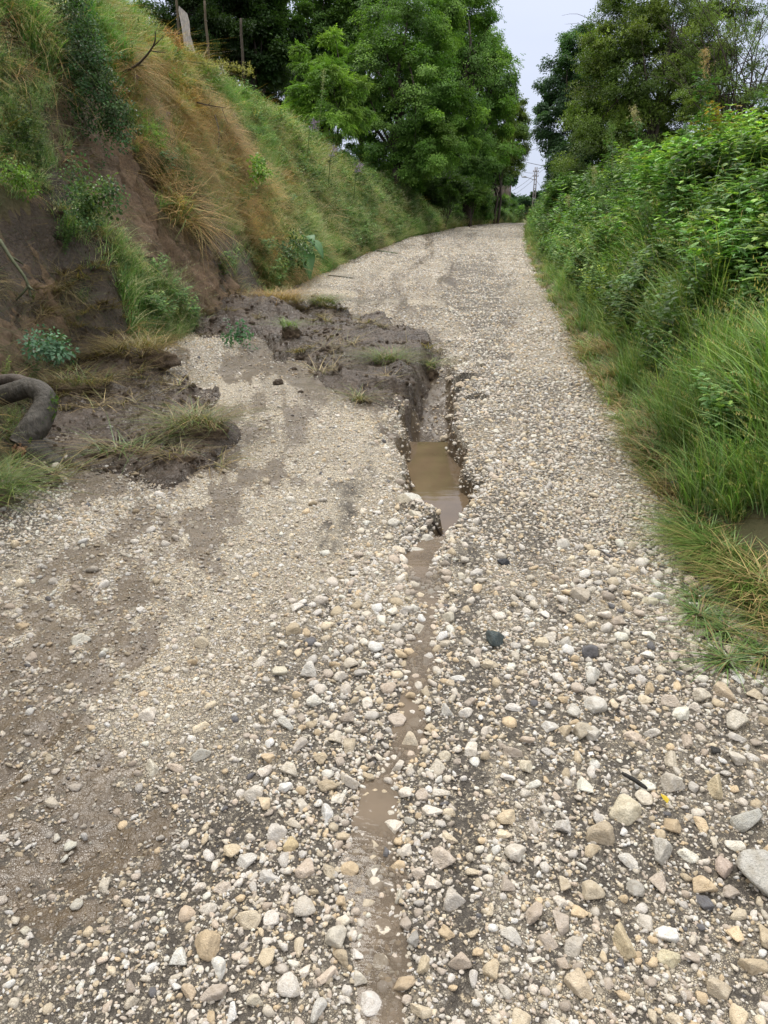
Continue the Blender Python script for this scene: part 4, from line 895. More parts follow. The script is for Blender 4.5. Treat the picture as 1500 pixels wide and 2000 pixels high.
# ------------------------------------------------------------------ trees
def spray_template(kind, seed=0):
    r = np.random.default_rng(seed); Vs, Fs, Cs, k = [], [], [], 0
    def put(base, d, L_, w_, c, drop):
        nonlocal k
        d = np.array(d, float); d /= np.linalg.norm(d); s = np.cross(d, [0, 0, 1.]); s /= np.linalg.norm(s) + 1e-9
        b = np.array(base, float)
        V = np.array([b, b + d * L_ * .5 + s * w_ * .5 + [0, 0, .12 * w_], b + d * L_ + [0, 0, -drop * L_], b + d * L_ * .5 - s * w_ * .5 + [0, 0, .12 * w_]])
        Vs.append(V); Fs.append(np.array([[0, 1, 2], [0, 2, 3]]) + k); Cs.append(np.full((4, 3), c)); k += 4
    if kind == 'pinnate':       # a drooping compound leaf, unit length 1
        for j in range(5):
            t = .15 + j * .18
            for s_ in (-1, 1): put((t, 0, -.25 * t * t), (.55, s_, -.25), .34, .13, r.uniform(.8, 1.2), .25)
        put((1, 0, -.28), (1, 0, -.5), .36, .14, 1.1, .2)
    elif kind == 'broad':
        for j in range(6):
            a = j * 1.05; put((.35 * math.cos(a) * r.random() + .3, .35 * math.sin(a), .15 * r.random()), (math.cos(a) + .5, math.sin(a), r.uniform(-.5, .3)), .42, .28, r.uniform(.75, 1.25), .2)
    elif kind == 'droop':       # hanging strand
        for j in range(9):
            t = j / 8.; s_ = 1 if j % 2 else -1
            put((.22 * t, 0, -t), (.6, s_ * .8, -1.1), .30, .10, r.uniform(.8, 1.25), .15)
            put((.22 * t, .05 * s_, -t - .05), (-.5, -s_ * .6, -1.2), .28, .10, r.uniform(.8, 1.25), .15)
    else:                       # small leaves
        for j in range(9):
            t = j / 8.; a = j * 2.4
            put((t * .9, 0, .05 * math.sin(j)), (.5, math.cos(a), math.sin(a) * .8), .24, .15, r.uniform(.7, 1.3), .1)
    return np.concatenate(Vs), np.concatenate(Fs), np.concatenate(Cs)
TEMPL = {k: spray_template(k, 5) for k in ('pinnate', 'broad', 'droop', 'small')}
def bake(kind, P, X, Z, s, col):
    V, Fc, C = TEMPL[kind]; n = len(P)
    X = X / np.linalg.norm(X, axis=1, keepdims=True); Yv = np.cross(Z, X); Yv /= np.linalg.norm(Yv, axis=1, keepdims=True) + 1e-9; Zv = np.cross(X, Yv)
    W = P[:, None] + s[:, None, None] * (V[None, :, 0:1] * X[:, None] + V[None, :, 1:2] * Yv[:, None] + V[None, :, 2:3] * Zv[:, None])
    FF = Fc[None] + (np.arange(n) * len(V))[:, None, None]; CC = col[:, None] * C[None]
    return W.reshape(-1, 3), FF.reshape(-1, 3), CC.reshape(-1, 3)
def crown_mesh(lobes, kind, n, size, cols, seed, droop=.4, gap=0.0, sub=16):
    """lobes: (x,y,z,rx,ry,rz). Each lobe carries many twig clusters; sprays sit round the clusters."""
    r = np.random.default_rng(seed); lobes = np.array(lobes, float)
    vol = (lobes[:, 3] * lobes[:, 4] * lobes[:, 5]) ** (2 / 3.); pr = vol / vol.sum()
    ncl = sub * len(lobes); li = r.choice(len(lobes), ncl, p=pr)
    dd = r.normal(size=(ncl, 3)); dd /= np.linalg.norm(dd, axis=1, keepdims=True)
    cc = lobes[li, :3] + dd * lobes[li, 3:] * (r.uniform(.35, 1.0, (ncl, 1)) ** .5)
    cr_ = np.cbrt(lobes[li, 3] * lobes[li, 4] * lobes[li, 5]) * r.uniform(.16, .34, ncl)
    cb = r.uniform(.62, 1.3, ncl); ch = r.integers(0, len(cols), ncl)
    ci = r.integers(0, ncl, n)
    q = r.normal(size=(n, 3)) * np.array([1, 1, .62]); q /= np.maximum(np.linalg.norm(q, axis=1, keepdims=True), .01); rad = r.uniform(.15, 1.25, n) ** .6
    P = cc[ci] + q * (cr_[ci] * rad)[:, None]
    cen = lobes[:, :3].mean(0); out = P - lobes[li[ci], :3]; out /= np.linalg.norm(out, axis=1, keepdims=True) + 1e-9
    X = out * 1.0 + r.normal(size=(n, 3)) * .55; X[:, 2] = X[:, 2] * .5 - droop * r.uniform(.2, 1.2, n)
    if kind == 'droop': X[:, 2] = 0
    Z = np.array([0, 0, 1.]) + r.normal(size=(n, 3)) * .3 + (out * .35 if kind != 'droop' else 0)
    col = np.array(cols)[ch[ci]] * (cb[ci] * r.uniform(.75, 1.25, n))[:, None]
    return bake(kind, P, X, Z, size * r.uniform(.65, 1.3, n), col), cc
def make_tree(name, loc, lobes, kind, n, size, cols, seed, trunk_r, label, cat='tree', group=None, droop=.4, sub=16, stems=1, spread=.25, barkc=(.055, .043, .033), branches=26, bare=0):
    r = np.random.default_rng(seed + 5); t = empty(name, loc, label=label, cat=cat, group=group)
    (V, Fc, C), cc = crown_mesh(lobes, kind, n, size, cols, seed, droop, sub=sub)
    link('crown', mesh_from('crown', V, Fc, C, M_LEAF, smooth=False), t)
    mb = MB(); L_ = np.array(lobes); top = L_[:, :3].mean(0); hz = L_[:, 2].max()
    for s_ in range(stems):
        a = r.uniform(0, 6.28); off = np.array([math.cos(a), math.sin(a), 0]) * spread * (stems > 1)
        tgt = np.array([top[0] + off[0] * 4 * r.uniform(.4, 1), top[1] + off[1] * 4 * r.uniform(.4, 1), hz * .85])
        ts = np.linspace(0, 1, 9)[:, None]; P = off * .4 + (tgt - off * .4) * ts * np.array([1, 1, 1]) + np.concatenate([np.zeros((1, 3)), r.normal(size=(8, 3)) * .035 * hz / 2]) * np.array([1, 1, .2]); P[0, 2] = -.4
        rad = trunk_r * (1 - .85 * ts[:, 0]) * (1.25 if stems == 1 else .7); rad[0] *= 1.3
        mb.tube(P, rad, 9, barkc, .12)
        for b in range(branches // stems):
            k = r.integers(2, 8); p0 = P[k]; p1 = cc[r.integers(0, len(cc))]
            m = (p0 + p1) / 2 + r.normal(size=3) * .12 * np.linalg.norm(p1 - p0) + np.array([0, 0, .08 * np.linalg.norm(p1 - p0)])
            q = np.linspace(0, 1, 7)[:, None]; B = (1 - q) ** 2 * p0 + 2 * q * (1 - q) * m + q ** 2 * p1
            mb.tube(B, rad[k] * .5 * (1 - .85 * q[:, 0]) + .006, 5, barkc, .1, cap=False)
    for b in range(bare):
        p0 = cc[r.integers(0, len(cc))]; out = p0 - top; out /= np.linalg.norm(out); out[2] = abs(out[2]) + .5
        B = [p0]; dr = out + r.normal(size=3) * .3
        for q in range(6): dr = dr + r.normal(size=3) * .25; B.append(B[-1] + dr / np.linalg.norm(dr) * .28)
        mb.tube(B, np.linspace(.012, .003, 7), 4, barkc, cap=False)
    link('trunk', mb.mesh('trunk', M_BARK), t)
    return t
def at_px(px, zc, side=None):
    """world point on the terrain at the picture column px and depth zc"""
    x = (px - 750) / F * zc; y = zc / CP
    for _ in range(12):
        z = float(H(np.array([x]), np.array([y]), False)[0]); dcur = y * CP - (z - 1.6) * SP; y += (zc - dcur) / CP
    return np.array([x, y, z])
def lobes_px(base, zc, L_):
    """lobes given as (px, py, dz depth offset m, r_px horizontally, r_px vertically) -> local metres"""
    out = []
    for px, py, dd, rh, rv in L_:
        p = atdepth(px, py, zc + dd) - base; k = (zc + dd) / F; out.append((p[0], p[1], p[2], rh * k, rh * k * .9, rv * k))
    return out
WAL = ((.16, .30, .055), (.13, .26, .045), (.22, .37, .08), (.09, .19, .035))
BRI = ((.17, .30, .04), (.22, .36, .06), (.13, .25, .035))
DRK = ((.035, .075, .02), (.05, .10, .025), (.065, .12, .03))
MID = ((.10, .19, .045), (.13, .24, .055), (.07, .14, .03))
OLI = ((.13, .20, .045), (.16, .24, .05), (.10, .16, .035), (.20, .27, .06))
TEAL = ((.075, .16, .07), (.06, .13, .05), (.11, .21, .09))
# left row
b = at_px(650, 26); make_tree('young_tree', b, lobes_px(b, 26, [(640, 190, 0, 62, 60), (600, 150, .3, 34, 50), (655, 110, 0, 30, 42), (585, 110, .4, 18, 34), (690, 200, 0, 35, 55), (650, 235, -.2, 55, 35), (610, 210, 0, 50, 45)]),
    'pinnate', 4200, .26, BRI, 1, .06, 'bright yellow-green young tree growing out of the top of the bank', droop=.35, stems=4, sub=14)
b = at_px(775, 33); make_tree('walnut_tree', b, lobes_px(b, 33, [(775, 240, 0, 80, 80), (745, 150, 0, 75, 80), (830, 170, -.5, 80, 90), (790, 60, .5, 90, 80), (850, 280, -1, 60, 60), (720, 270, -.3, 38, 50), (700, 285, 1.5, 40, 45), (745, 320, 1, 50, 40), (800, 330, 0, 55, 40), (850, 30, 1, 70, 60), (880, 240, -.4, 55, 80)]),
    'broad', 24000, .23, WAL, 2, .2, 'full rounded broad-leaved tree just right of the young yellow-green tree', droop=.6, sub=30)
b = at_px(912, 42); make_tree('drooping_tree', b, lobes_px(b, 42, [(930, 180, 0, 75, 90), (900, 70, 0, 70, 80), (965, 250, -.5, 60, 70), (870, 260, 0, 60, 80), (950, 110, .5, 42, 50), (915, 0, 0, 55, 50), (985, 190, 0, 32, 55), (860, 130, .6, 80, 90), (905, 310, 0, 75, 45), (860, 340, -.5, 55, 35), (950, 335, -.5, 50, 32), (850, -10, .6, 50, 50)]),
    'broad', 19000, .27, WAL, 3, .22, 'tall tree with drooping leafy strands leaning over the road end', droop=.9, sub=34)
b = at_px(968, 47); make_tree('tree', b, lobes_px(b, 47, [(985, 250, 0, 42, 60), (970, 310, 0, 40, 40), (1005, 285, 0, 26, 38), (940, 330, 0, 45, 32), (1000, 220, 0, 22, 36)]),
    'small', 7000, .42, OLI, 4, .13, 'smaller olive-green tree with forked dark trunk beyond the drooping tree', sub=22, stems=2)
for i, (px, zc, cols, L_, kd, lb) in enumerate([
    (900, 47, WAL, [(860, 130, 0, 70, 90), (930, 130, 0, 62, 80), (900, 230, 0, 80, 80), (960, 250, 0, 50, 70), (870, 320, 0, 60, 50), (940, 330, 0, 50, 40), (890, 30, 0, 60, 60), (820, 250, 0, 60, 90)], 'broad', 'broad rounded tree filling the crown gaps behind the drooping tree'),
    (500, 31, DRK, [(480, 40, 0, 80, 70), (520, 110, 0, 60, 60), (440, 60, 0, 60, 70), (540, 20, 0, 60, 60), (500, 160, 0, 50, 40)], 'broad', 'dark dense tree behind the leaning fence posts'),
    (400, 29, DRK, [(380, 20, 0, 70, 60), (330, 10, 0, 60, 50), (420, 60, 0, 50, 60), (400, -60, 0, 80, 50), (360, 70, .5, 60, 50)], 'small', 'very dark tree shading the bank top above the pale slab'),
    (600, 36, MID, [(590, 30, 0, 80, 60), (640, 60, 0, 60, 70), (570, 110, 0, 60, 70), (620, 150, 0, 60, 60), (650, -20, 0, 70, 50)], 'broad', 'mid-green tree behind the young yellow-green tree'),
    (705, 40, MID, [(700, 60, 0, 60, 70), (690, 160, 0, 50, 90), (730, 20, 0, 60, 60), (760, -30, 0, 80, 50), (690, 250, 0, 40, 60)], 'pinnate', 'shaded tree in the gap between the young tree and the walnut'),
    (550, 34, DRK, [(545, 190, 0, 40, 36), (520, 215, 0, 26, 25), (575, 170, 0, 30, 40)], 'small', 'low dark shrub at the top edge of the bank near the posts')]):
    b = at_px(px, zc); make_tree('tree', b, lobes_px(b, zc, L_), kd, (14000 if i == 0 else 9500) if i < 5 else 3000, .34 if i != 2 else .4, cols, 20 + i, .18 if i < 5 else .05, lb, cat='tree' if i < 5 else 'shrub', sub=20)
# right side
b = at_px(1150, 30); make_tree('tree', b, lobes_px(b, 30, [(1125, 240, 0, 66, 80), (1108, 300, 0, 38, 55), (1105, 165, 0, 52, 50), (1130, 110, 0, 45, 50), (1150, 140, .4, 60, 60), (1085, 240, 0, 42, 36), (1062, 205, 0, 20, 26), (1150, 320, -.4, 80, 50), (1130, 90, .6, 40, 30), (1135, 350, 0, 50, 45), (1180, 250, .5, 70, 70)]),
    'broad', 18000, .21, TEAL, 41, .12, 'blue-green broad-leaved tree edging the sky gap over the road', sub=24, stems=3)
b = at_px(1250, 25); make_tree('tree', b, lobes_px(b, 25, [(1240, 150, 0, 105, 90), (1190, 230, 0, 70, 70), (1300, 200, 0, 90, 70), (1210, 60, 0, 65, 60), (1300, 70, 0, 80, 70), (1255, 0, 0, 70, 60), (1350, 130, .4, 70, 80), (1190, 120, 0, 50, 60), (1240, 270, 0, 90, 50), (1330, 260, 0, 80, 50), (1170, 310, 0, 70, 50), (1400, 240, 0, 60, 40), (1400, 60, .3, 60, 60), (1380, -10, .3, 60, 50), (1430, 150, .3, 50, 60)]),
    'small', 30000, .27, OLI, 42, .14, 'large olive-green thorny tree with dense small leaves above the right bank', sub=22, stems=3, bare=26)
b = at_px(1420, 22); make_tree('tree', b, lobes_px(b, 22, [(1400, 190, 0, 70, 45), (1460, 170, 0, 70, 40), (1390, 90, 0, 50, 60), (1500, 130, 0, 60, 60), (1430, 40, 0, 80, 60)]),
    'small', 2600, .20, OLI, 43, .09, 'thin sparse tree with mostly bare twigs at the far right of the skyline', sub=16, stems=3, bare=90, branches=50)
# road-end bushes and far trees
def bush(px, py, zc, rh, rv, kind, n, size, cols, seed, label, group=None, name='bush'):
    b = at_px(px, zc); r = np.random.default_rng(seed)
    L_ = [(px + r.normal() * rh * .45, py + r.normal() * rv * .25, 0, rh * r.uniform(.45, .7), rv * r.uniform(.5, .8)) for _ in range(6)]
    return make_tree(name, b, lobes_px(b, zc, L_), kind, n, size, cols, seed, .04, label, cat='bush', group=group, stems=4, branches=12, sub=10)
for i, (px, py, zc, rh, rv, cols) in enumerate([(860, 405, 40, 45, 22, MID), (920, 408, 44, 40, 22, WAL), (965, 405, 50, 30, 20, MID), (895, 390, 46, 40, 20, DRK), (990, 402, 56, 22, 22, WAL), (820, 385, 37, 40, 22, DRK), (850, 325, 44, 60, 40, DRK), (905, 345, 50, 50, 34, MID), (780, 330, 37, 50, 40, DRK), (912, 372, 41, 48, 32, WAL), (862, 372, 37, 42, 28, MID)]):
    bush(px, py, zc, rh, rv, 'small', 3000, .34, cols, 60 + i, ['low roadside bush below the drooping tree', 'wide light-green bush at the left road edge near the crest', 'bush hiding the board fence', 'dark bush behind the wide light-green bush', 'last small bush on the left before the crest', 'dark bush beneath the walnut tree', 'dark filling shrub between the walnut and drooping trees', 'shrub around the forked trunk', 'dark shrub on the bank under the walnut crown', 'light shrub hiding the drooping tree trunk', 'mid-green shrub left of the drooping tree trunk'][i], 'bushes under the left trees')
for i, (px, py, zc, rh, rv, cols) in enumerate([(1120, 375, 34, 36, 40, OLI), (1092, 405, 42, 20, 22, MID), (1120, 370, 28, 45, 38, MID), (1088, 370, 50, 14, 30, OLI)]):
    bush(px, py, zc, rh, rv, 'small', 3600, .26, cols, 80 + i, ['olive bush spreading under the blue-green tree', 'small green bush at the right road edge by the pole', 'green bush on the right bank below the olive tree', 'far olive bush right behind the utility pole'][i], 'bushes under the right trees')
FAR = ((.05, .10, .05), (.045, .09, .045), (.06, .12, .06))
b = at_px(965, 68); make_tree('tree', b, lobes_px(b, 68, [(965, 355, 0, 32, 30), (985, 345, 0, 16, 18), (945, 370, 0, 30, 26), (965, 385, 0, 34, 20)]), 'broad', 4500, .55, TEAL, 90, .2, 'distant rounded tree showing left of the utility pole', sub=14)
for i in range(9):
    px = 985 + i * 14; zc = 88 + (i % 3) * 7; b = at_px(px, zc)
    make_tree('tree', b, lobes_px(b, zc, [(px + random.uniform(-6, 6), 408 + random.uniform(-10, 12), 0, 15, 24), (px + 5, 425, 0, 16, 20)]), 'broad', 1700, .7, FAR, 100 + i, .15, '%s small dark tree from the left in the row beyond the crest' % ['first', 'second', 'third', 'fourth', 'fifth', 'sixth', 'seventh', 'eighth', 'last'][i], group='far trees beyond the crest', sub=10, branches=6)

# ------------------------------------------------------------------ top of the bank: posts, slab
for i, (px, py0, py1, zc, wd, lb, lean) in enumerate([(407, 12, 100, 19.5, .07, 'tall brown wooden fence post standing alone at the bank top', 0), (348, -40, 55, 19.0, .07, 'thin grey fence post just behind the pale slab', .04), (474, 44, 118, 23, .09, 'short dark fence post in front of the dense tree', .02)]):
    p = atdepth(px, py1 + 6, zc); q = atdepth(px, py0, zc); hgt = q[2] - p[2]
    t = empty('fence_post', p, label=lb, cat='post')
    mb = MB(); ts = np.linspace(0, 1, 7)
    mb.tube([(lean * hgt * k + .01 * math.sin(k * 7), 0, -.5 * (k == 0) + k * hgt) for k in ts], wd * .5 * (1 - .15 * ts), 8, (.11, .085, .055) if i != 2 else (.07, .055, .04), .15)
    link('post_shaft', mb.mesh('post_shaft', M_WOOD), t)
    for z_ in (.35, .62):
        mb = MB(); mb.tube([(wd * .6 * math.cos(a), wd * .6 * math.sin(a), hgt * z_ + .01 * a / 6) for a in np.linspace(0, 6.2, 9)], .004, 4, (.18, .15, .13))
        link('wire_loop', mb.mesh('wire_loop', M_METAL), t)
p = atdepth(372, 112, 18.2)
mb = MB(); prof = [(-.10, 0), (-.13, .3), (-.16, .7), (-.19, 1.0), (-.17, 1.08), (-.10, 1.02), (.0, .93), (.04, .75), (.035, .5), (.12, .2), (.16, 0), (.16, -.5), (-.10, -.5)]
V = []; 
for yy in (-.05, .05):
    V += [(a + .02 * fbm(np.array([a * 9.]), np.array([b_ * 5.]), 1, 2, 3)[0], yy + .015 * math.sin(b_ * 9), b_) for a, b_ in prof]
n_ = len(prof); V += [(0, -.055, .4), (0, .055, .4)]
Fc = [[i, (i + 1) % n_, n_ + (i + 1) % n_, n_ + i] for i in range(n_)] + [[(i + 1) % n_, i, 2 * n_, 2 * n_] for i in range(n_)] + [[n_ + i, n_ + (i + 1) % n_, 2 * n_ + 1, 2 * n_ + 1] for i in range(n_)]
mb.add(V, Fc, (.42, .38, .35)); o = link('stone_slab', mb.mesh('stone_slab', M_WOOD, False), loc=p, label='pale weathered upright slab leaning at the bank top between fence posts', cat='slab'); o.rotation_euler = (0, 0, .2)

# wooden fence by the road end
b = at_px(968, 56); t = empty('board_fence', b, label='grey-brown board fence half hidden by bushes at the road end', cat='fence')
for k in range(16):
    mb = MB(); mb.box((-1.0 + k * .145, .12 * k * .5, 1.2 + .04 * math.sin(k * 3)), (.13, .03, 1.9), .35, (.22, .17, .14) if k % 3 else (.17, .13, .11)); link('board', mb.mesh('board', M_WOOD, False), t)
mb = MB(); mb.box((.05, .56, .9), (2.5, .06, .09), .39, (.16, .12, .10)); link('rail', mb.mesh('rail', M_WOOD, False), t)

# ------------------------------------------------------------------ utility pole
zc = 80; b = atdepth(1036, 440, zc); tp = atdepth(1043, 330, zc); hgt = float(tp[2] - b[2]) + .6
t = empty('utility_pole', (b[0] + .2, b[1], b[2] - .6), label='tall ladder-like concrete utility pole with a street light arm beyond the crest', cat='utility pole')
mb = MB(); pc = (.17, .15, .14)
for s_ in (-1, 1): mb.tube([(s_ * .15, 0, -.5), (s_ * .10, 0, hgt)], [.075, .055], 6, pc)
for k in range(14): mb.tube([(-.14 + .003 * k, 0, .3 + k * hgt / 14.5), (.14 - .003 * k, 0, .3 + k * hgt / 14.5)], .04, 5, pc)
link('shaft', mb.mesh('shaft', M_METAL), t)
mb = MB(); mb.tube([(-.1, 0, hgt * .80), (-.6, 0, hgt * .83), (-1.0, 0, hgt * .845)], .03, 6, pc); arm = link('lamp_arm', mb.mesh('lamp_arm', M_METAL), t)
mb = MB(); mb.tube([(-.95, 0, hgt * .845), (-1.15, 0, hgt * .852), (-1.5, 0, hgt * .848)], [.05, .09, .05], 8, (.3, .3, .3)); link('lamp_head', mb.mesh('lamp_head', M_METAL), arm)
for z_ in (.93, .86):
    mb = MB(); mb.tube([(-.32, 0, hgt * z_), (.32, 0, hgt * z_)], .035, 6, pc)
    for s_ in (-.28, .28): mb.tube([(s_, 0, hgt * z_), (s_, 0, hgt * z_ + .16)], [.045, .03], 6, (.25, .2, .18))
    link('crossarm', mb.mesh('crossarm', M_METAL), t)
def wire(a, b, sag, lb, r_=.016):
    a = np.array(a); b = np.array(b); q = np.linspace(0, 1, 18)[:, None]; P = a + (b - a) * q - np.array([0, 0, sag]) * 4 * q * (1 - q)
    mb = MB(); mb.tube(P, r_, 4, (.09, .09, .10), cap=False); link('wire', mb.mesh('wire', M_METAL), label=lb, cat='wire')
A = lambda px, py, z_=80: atdepth(px, py, z_)
for a, b_, s_, lb in [((1043, 342), (940, 395), .5, 'overhead wire running from the pole down to the left trees'), ((1043, 350), (930, 410), .6, 'lower overhead wire sloping left from the pole'),
                      ((1043, 342), (1085, 300), .4, 'overhead wire climbing from the pole to the right tree'), ((1043, 346), (1090, 400), .2, 'overhead wire falling from the pole to the right bushes'),
                      ((1044, 338), (990, 318), .3, 'overhead wire from the pole top into the drooping tree')]:
    wire(A(*a), A(*b_), s_, lb)
wire(atdepth(985, 305, 60), atdepth(1110, 332, 55), .1, 'thick cable crossing the sky gap above the pole', .02); wire(atdepth(1000, 305, 60), atdepth(1100, 268, 60), .1, 'thin cable rising across the sky gap between the trees', .013)

# ------------------------------------------------------------------ sod clumps fallen from the bank
def lump_mesh(seed, rx, ry, rz, col=None):
    V, Fc = ICO[4]; W = V.copy()
    rr = 1 + .55 * fbm(V[:, 0] + seed, V[:, 1], 1.8, 4, seed, V[:, 2]) + .30 * fbm(V[:, 0], V[:, 1] + seed, 6, 3, seed + 2, V[:, 2])
    return mesh_from('soil', W * rr[:, None] * np.array([rx, ry, rz]), Fc, mat=M_CLOD)
def tuft(seed, n, L0, L1, rx, ry, rz, pal, w_=.004, down=.5):
    """grass growing on a lump: blades leave the surface and fall outwards"""
    r = np.random.default_rng(seed); Vs, Fs, Cs, k = [], [], [], 0
    for i in range(n):
        a = r.uniform(0, 6.28); q = math.sqrt(r.random()) * .95; zz_ = rz * math.sqrt(max(0, 1 - q * q)) * .9
        col = np.array(pal[r.integers(0, len(pal))]) * r.uniform(.7, 1.25)
        V, Fc, C = blade((q * rx * math.cos(a), q * ry * math.sin(a), zz_), a + r.normal() * 1.3, r.uniform(L0, L1), w_ * r.uniform(.7, 1.4), r.uniform(.7, 1.9), r.uniform(.5, 1.8) * (.5 + q), col, 5)
        V[:, 2] -= down * (L0 + L1) / 2 * .2
        Vs.append(V); Fs.append(Fc + k); Cs.append(C); k += len(V)
    return mesh_from('tuft', np.concatenate(Vs), np.concatenate(Fs), np.concatenate(Cs), M_PLANT)
def sod(px, py, rx, ry, rz, n, L0, L1, pal, label, seed, dx=0, rot=0, w_=.004):
    p = onroad(px, py); z = float(GZ_(np.array([p[0]]), np.array([p[1]]))[0])
    t = empty('sod_clump', (p[0] + dx, p[1], z), label=label, cat='sod clump'); t.rotation_euler = (0, 0, rot)
    so_ = link('soil', lump_mesh(seed, rx, ry, rz * 1.25), t); so_.location = (0, 0, -rz * .75); link('grass_top', tuft(seed, n, L0, L1, rx, ry, rz, pal, w_), t)
MIXP = GRN[:2] + STR + ((.07, .11, .03),)
sod(385, 862, .21, .16, .07, 420, .08, .20, MIXP, 'fallen sod clump with tangled straw in front of the muddy pool edge', 1)
sod(545, 612, .36, .26, .13, 900, .14, .34, DRY[:3] + STR[:3], 'broad sod slab topped with combed golden grass at the slide foot', 2)
sod(632, 618, .20, .20, .14, 520, .08, .22, GRN + DRY[3:], 'dark sod block with short green grass at the tip of the slide', 3)
sod(568, 672, .10, .10, .09, 150, .06, .16, BRI + GRN, 'small round clod with bright green sprouts on the mud', 4)
sod(755, 722, .17, .15, .06, 330, .10, .22, GRN + STR[:2], 'muddy sod tuft draped at the upper lip of the hole', 5)
sod(700, 788, .07, .07, .03, 110, .08, .18, STR + GRN[:2], 'wisp of straw and roots hanging by the crumbled gravel edge', 6)
sod(838, 705, .09, .12, .08, 170, .06, .16, GRN + STR, 'dark sod corner overhanging the gully head', 7)
sod(345, 915, .12, .07, .04, 60, .06, .14, STR, 'dark clod with muddy roots below the straw clump', 8)
sod(250, 895, .26, .06, .02, 120, .10, .22, BLU + STR, 'flattened green grass lying in the mud beside the broken log', 9)
sod(280, 730, .30, .22, .10, 420, .10, .30, STR + DRY[3:], 'straw-covered soil heap below the green bank patch', 10)
sod(140, 770, .34, .14, .05, 260, .12, .28, STR + GRN[:1], 'trampled straw mat between the soil heap and the log', 11)
sod(5, 985, .24, .30, .14, 900, .06, .17, GRN + GRN + STR[:1], 'grassy hummock under the broken log at the left edge', 12, dx=-.12)
sod(775, 462, .18, .2, .15, 150, .1, .2, STR + DRY, 'brown root ball lying at the far left road edge', 13, w_=.006)
# small loose clods on the mud
for i in range(26):
    px, py = [(random.uniform(500, 830), random.uniform(630, 770)), (random.uniform(120, 460), random.uniform(790, 930)), (random.uniform(380, 640), random.uniform(610, 690))][i % 3]
    p = onroad(px, py); r_ = random.uniform(.015, .045)
    o = link('mud_clod', lump_mesh(40 + i % 5, 1, 1.2, .7) if i < 5 else bpy.data.objects['mud_clod' if i % 5 == 0 else 'mud_clod.%03d' % (i % 5)].data, loc=(p[0], p[1], float(GZ_(np.array([p[0]]), np.array([p[1]]))[0]) + r_ * .2),
        label=['dark clod on the mud tongue above the hole', 'dark clod on the mud flat beside the broken log', 'dark clod at the foot of the bare bank'][i % 3], cat='clod', group=['clods on the mud tongue', 'clods on the mud flat', 'clods at the bank foot'][i % 3])
    o.scale = (r_, r_, r_); o.rotation_euler = (0, 0, random.uniform(0, 6))

# ------------------------------------------------------------------ the broken, bent log
def P_(px, py, zc): return atdepth(px, py, zc)
o0 = onroad(100, 915); t = empty('broken_log', o0, label='thick bent broken tree limb with mossy grey bark resting in the mud', cat='log')
def rel(L_): return [P_(*a) - o0 for a in L_]
def smooth_path(P, n=40):
    P = np.array(P); s = np.linspace(0, len(P) - 1, n); out = []
    for u in s:
        i = min(int(u), len(P) - 2); f = u - i; p0 = P[max(i - 1, 0)]; p1 = P[i]; p2 = P[i + 1]; p3 = P[min(i + 2, len(P) - 1)]
        out.append(.5 * ((2 * p1) + (-p0 + p2) * f + (2 * p0 - 5 * p1 + 4 * p2 - p3) * f * f + (-p0 + 3 * p1 - 3 * p2 + p3) * f ** 3))
    return np.array(out)
mb = MB()
path = smooth_path(rel([(-130, 830, 5.0), (-40, 790, 4.95), (20, 768, 4.9), (62, 758, 4.88), (88, 778, 4.85), (80, 815, 4.8), (55, 850, 4.75), (38, 872, 4.72)]), 150)
mb.tube(path, np.interp(np.linspace(0, 1, 150), [0, .4, .6, .8, 1], [.062, .066, .078, .088, .070]), 40, (.078, .070, .058), .02, rf=barky(3))
path2 = smooth_path(rel([(60, 752, 4.95), (30, 742, 5.0), (-20, 745, 5.05), (-120, 748, 5.1)]), 20); mb.tube(path2, np.linspace(.045, .035, 20), 24, (.11, .09, .075), .03, rf=barky(5))
link('limb', mb.mesh('limb', M_LOG), t)
mb = MB(); path3 = smooth_path(rel([(42, 862, 4.76), (70, 885, 4.74), (100, 905, 4.72), (138, 918, 4.72)]), 70)
mb.tube(path3, np.interp(np.linspace(0, 1, 70), [0, .4, 1], [.065, .088, .045]), 30, (.055, .048, .04), .05, rf=barky(7, .32)); link('stump_end', mb.mesh('stump_end', M_LOG), t)
mb = MB(); path4 = smooth_path(rel([(75, 862, 4.95), (110, 872, 5.0), (165, 886, 5.05)]), 14); mb.tube(path4, np.linspace(.04, .018, 14), 10, (.09, .085, .075), .1); link('side_branch', mb.mesh('side_branch', M_LOG), t)
mb = MB(); c0 = P_(38, 876, 4.66) - o0
for k in range(26):
    a = random.uniform(0, 6.28); r_ = random.uniform(0, .055); pz = c0 + np.array([math.cos(a) * r_, random.uniform(-.02, .02), math.sin(a) * r_ * .7])
    mb.tube([pz, pz + np.array([random.uniform(-.02, .03), -.01, random.uniform(-.06, -.02)])], [.010, .003], 4, random.choice([(.34, .19, .11), (.42, .27, .18), (.18, .10, .06)]))
link('splintered_wood', mb.mesh('splintered_wood', M_WOOD, False), t)
rr_ = np.random.default_rng(3); mb = MB()
for k in range(420):
    q = path[rr_.integers(80, 135)]; a = rr_.uniform(-.5, 1.9); nrm_ = np.array([math.cos(a), -abs(math.sin(a)) * .7, .35 * math.sin(a * 3)]); nrm_ /= np.linalg.norm(nrm_)
    pz = q + nrm_ * .083; s_ = rr_.uniform(.003, .009)
    mb.add([pz + rr_.normal(size=3) * s_ for _ in range(3)], [[0, 1, 2]], (.07 + .06 * rr_.random(), .13 + .07 * rr_.random(), .03))
link('moss', mb.mesh('moss', M_PLANT, False), t)

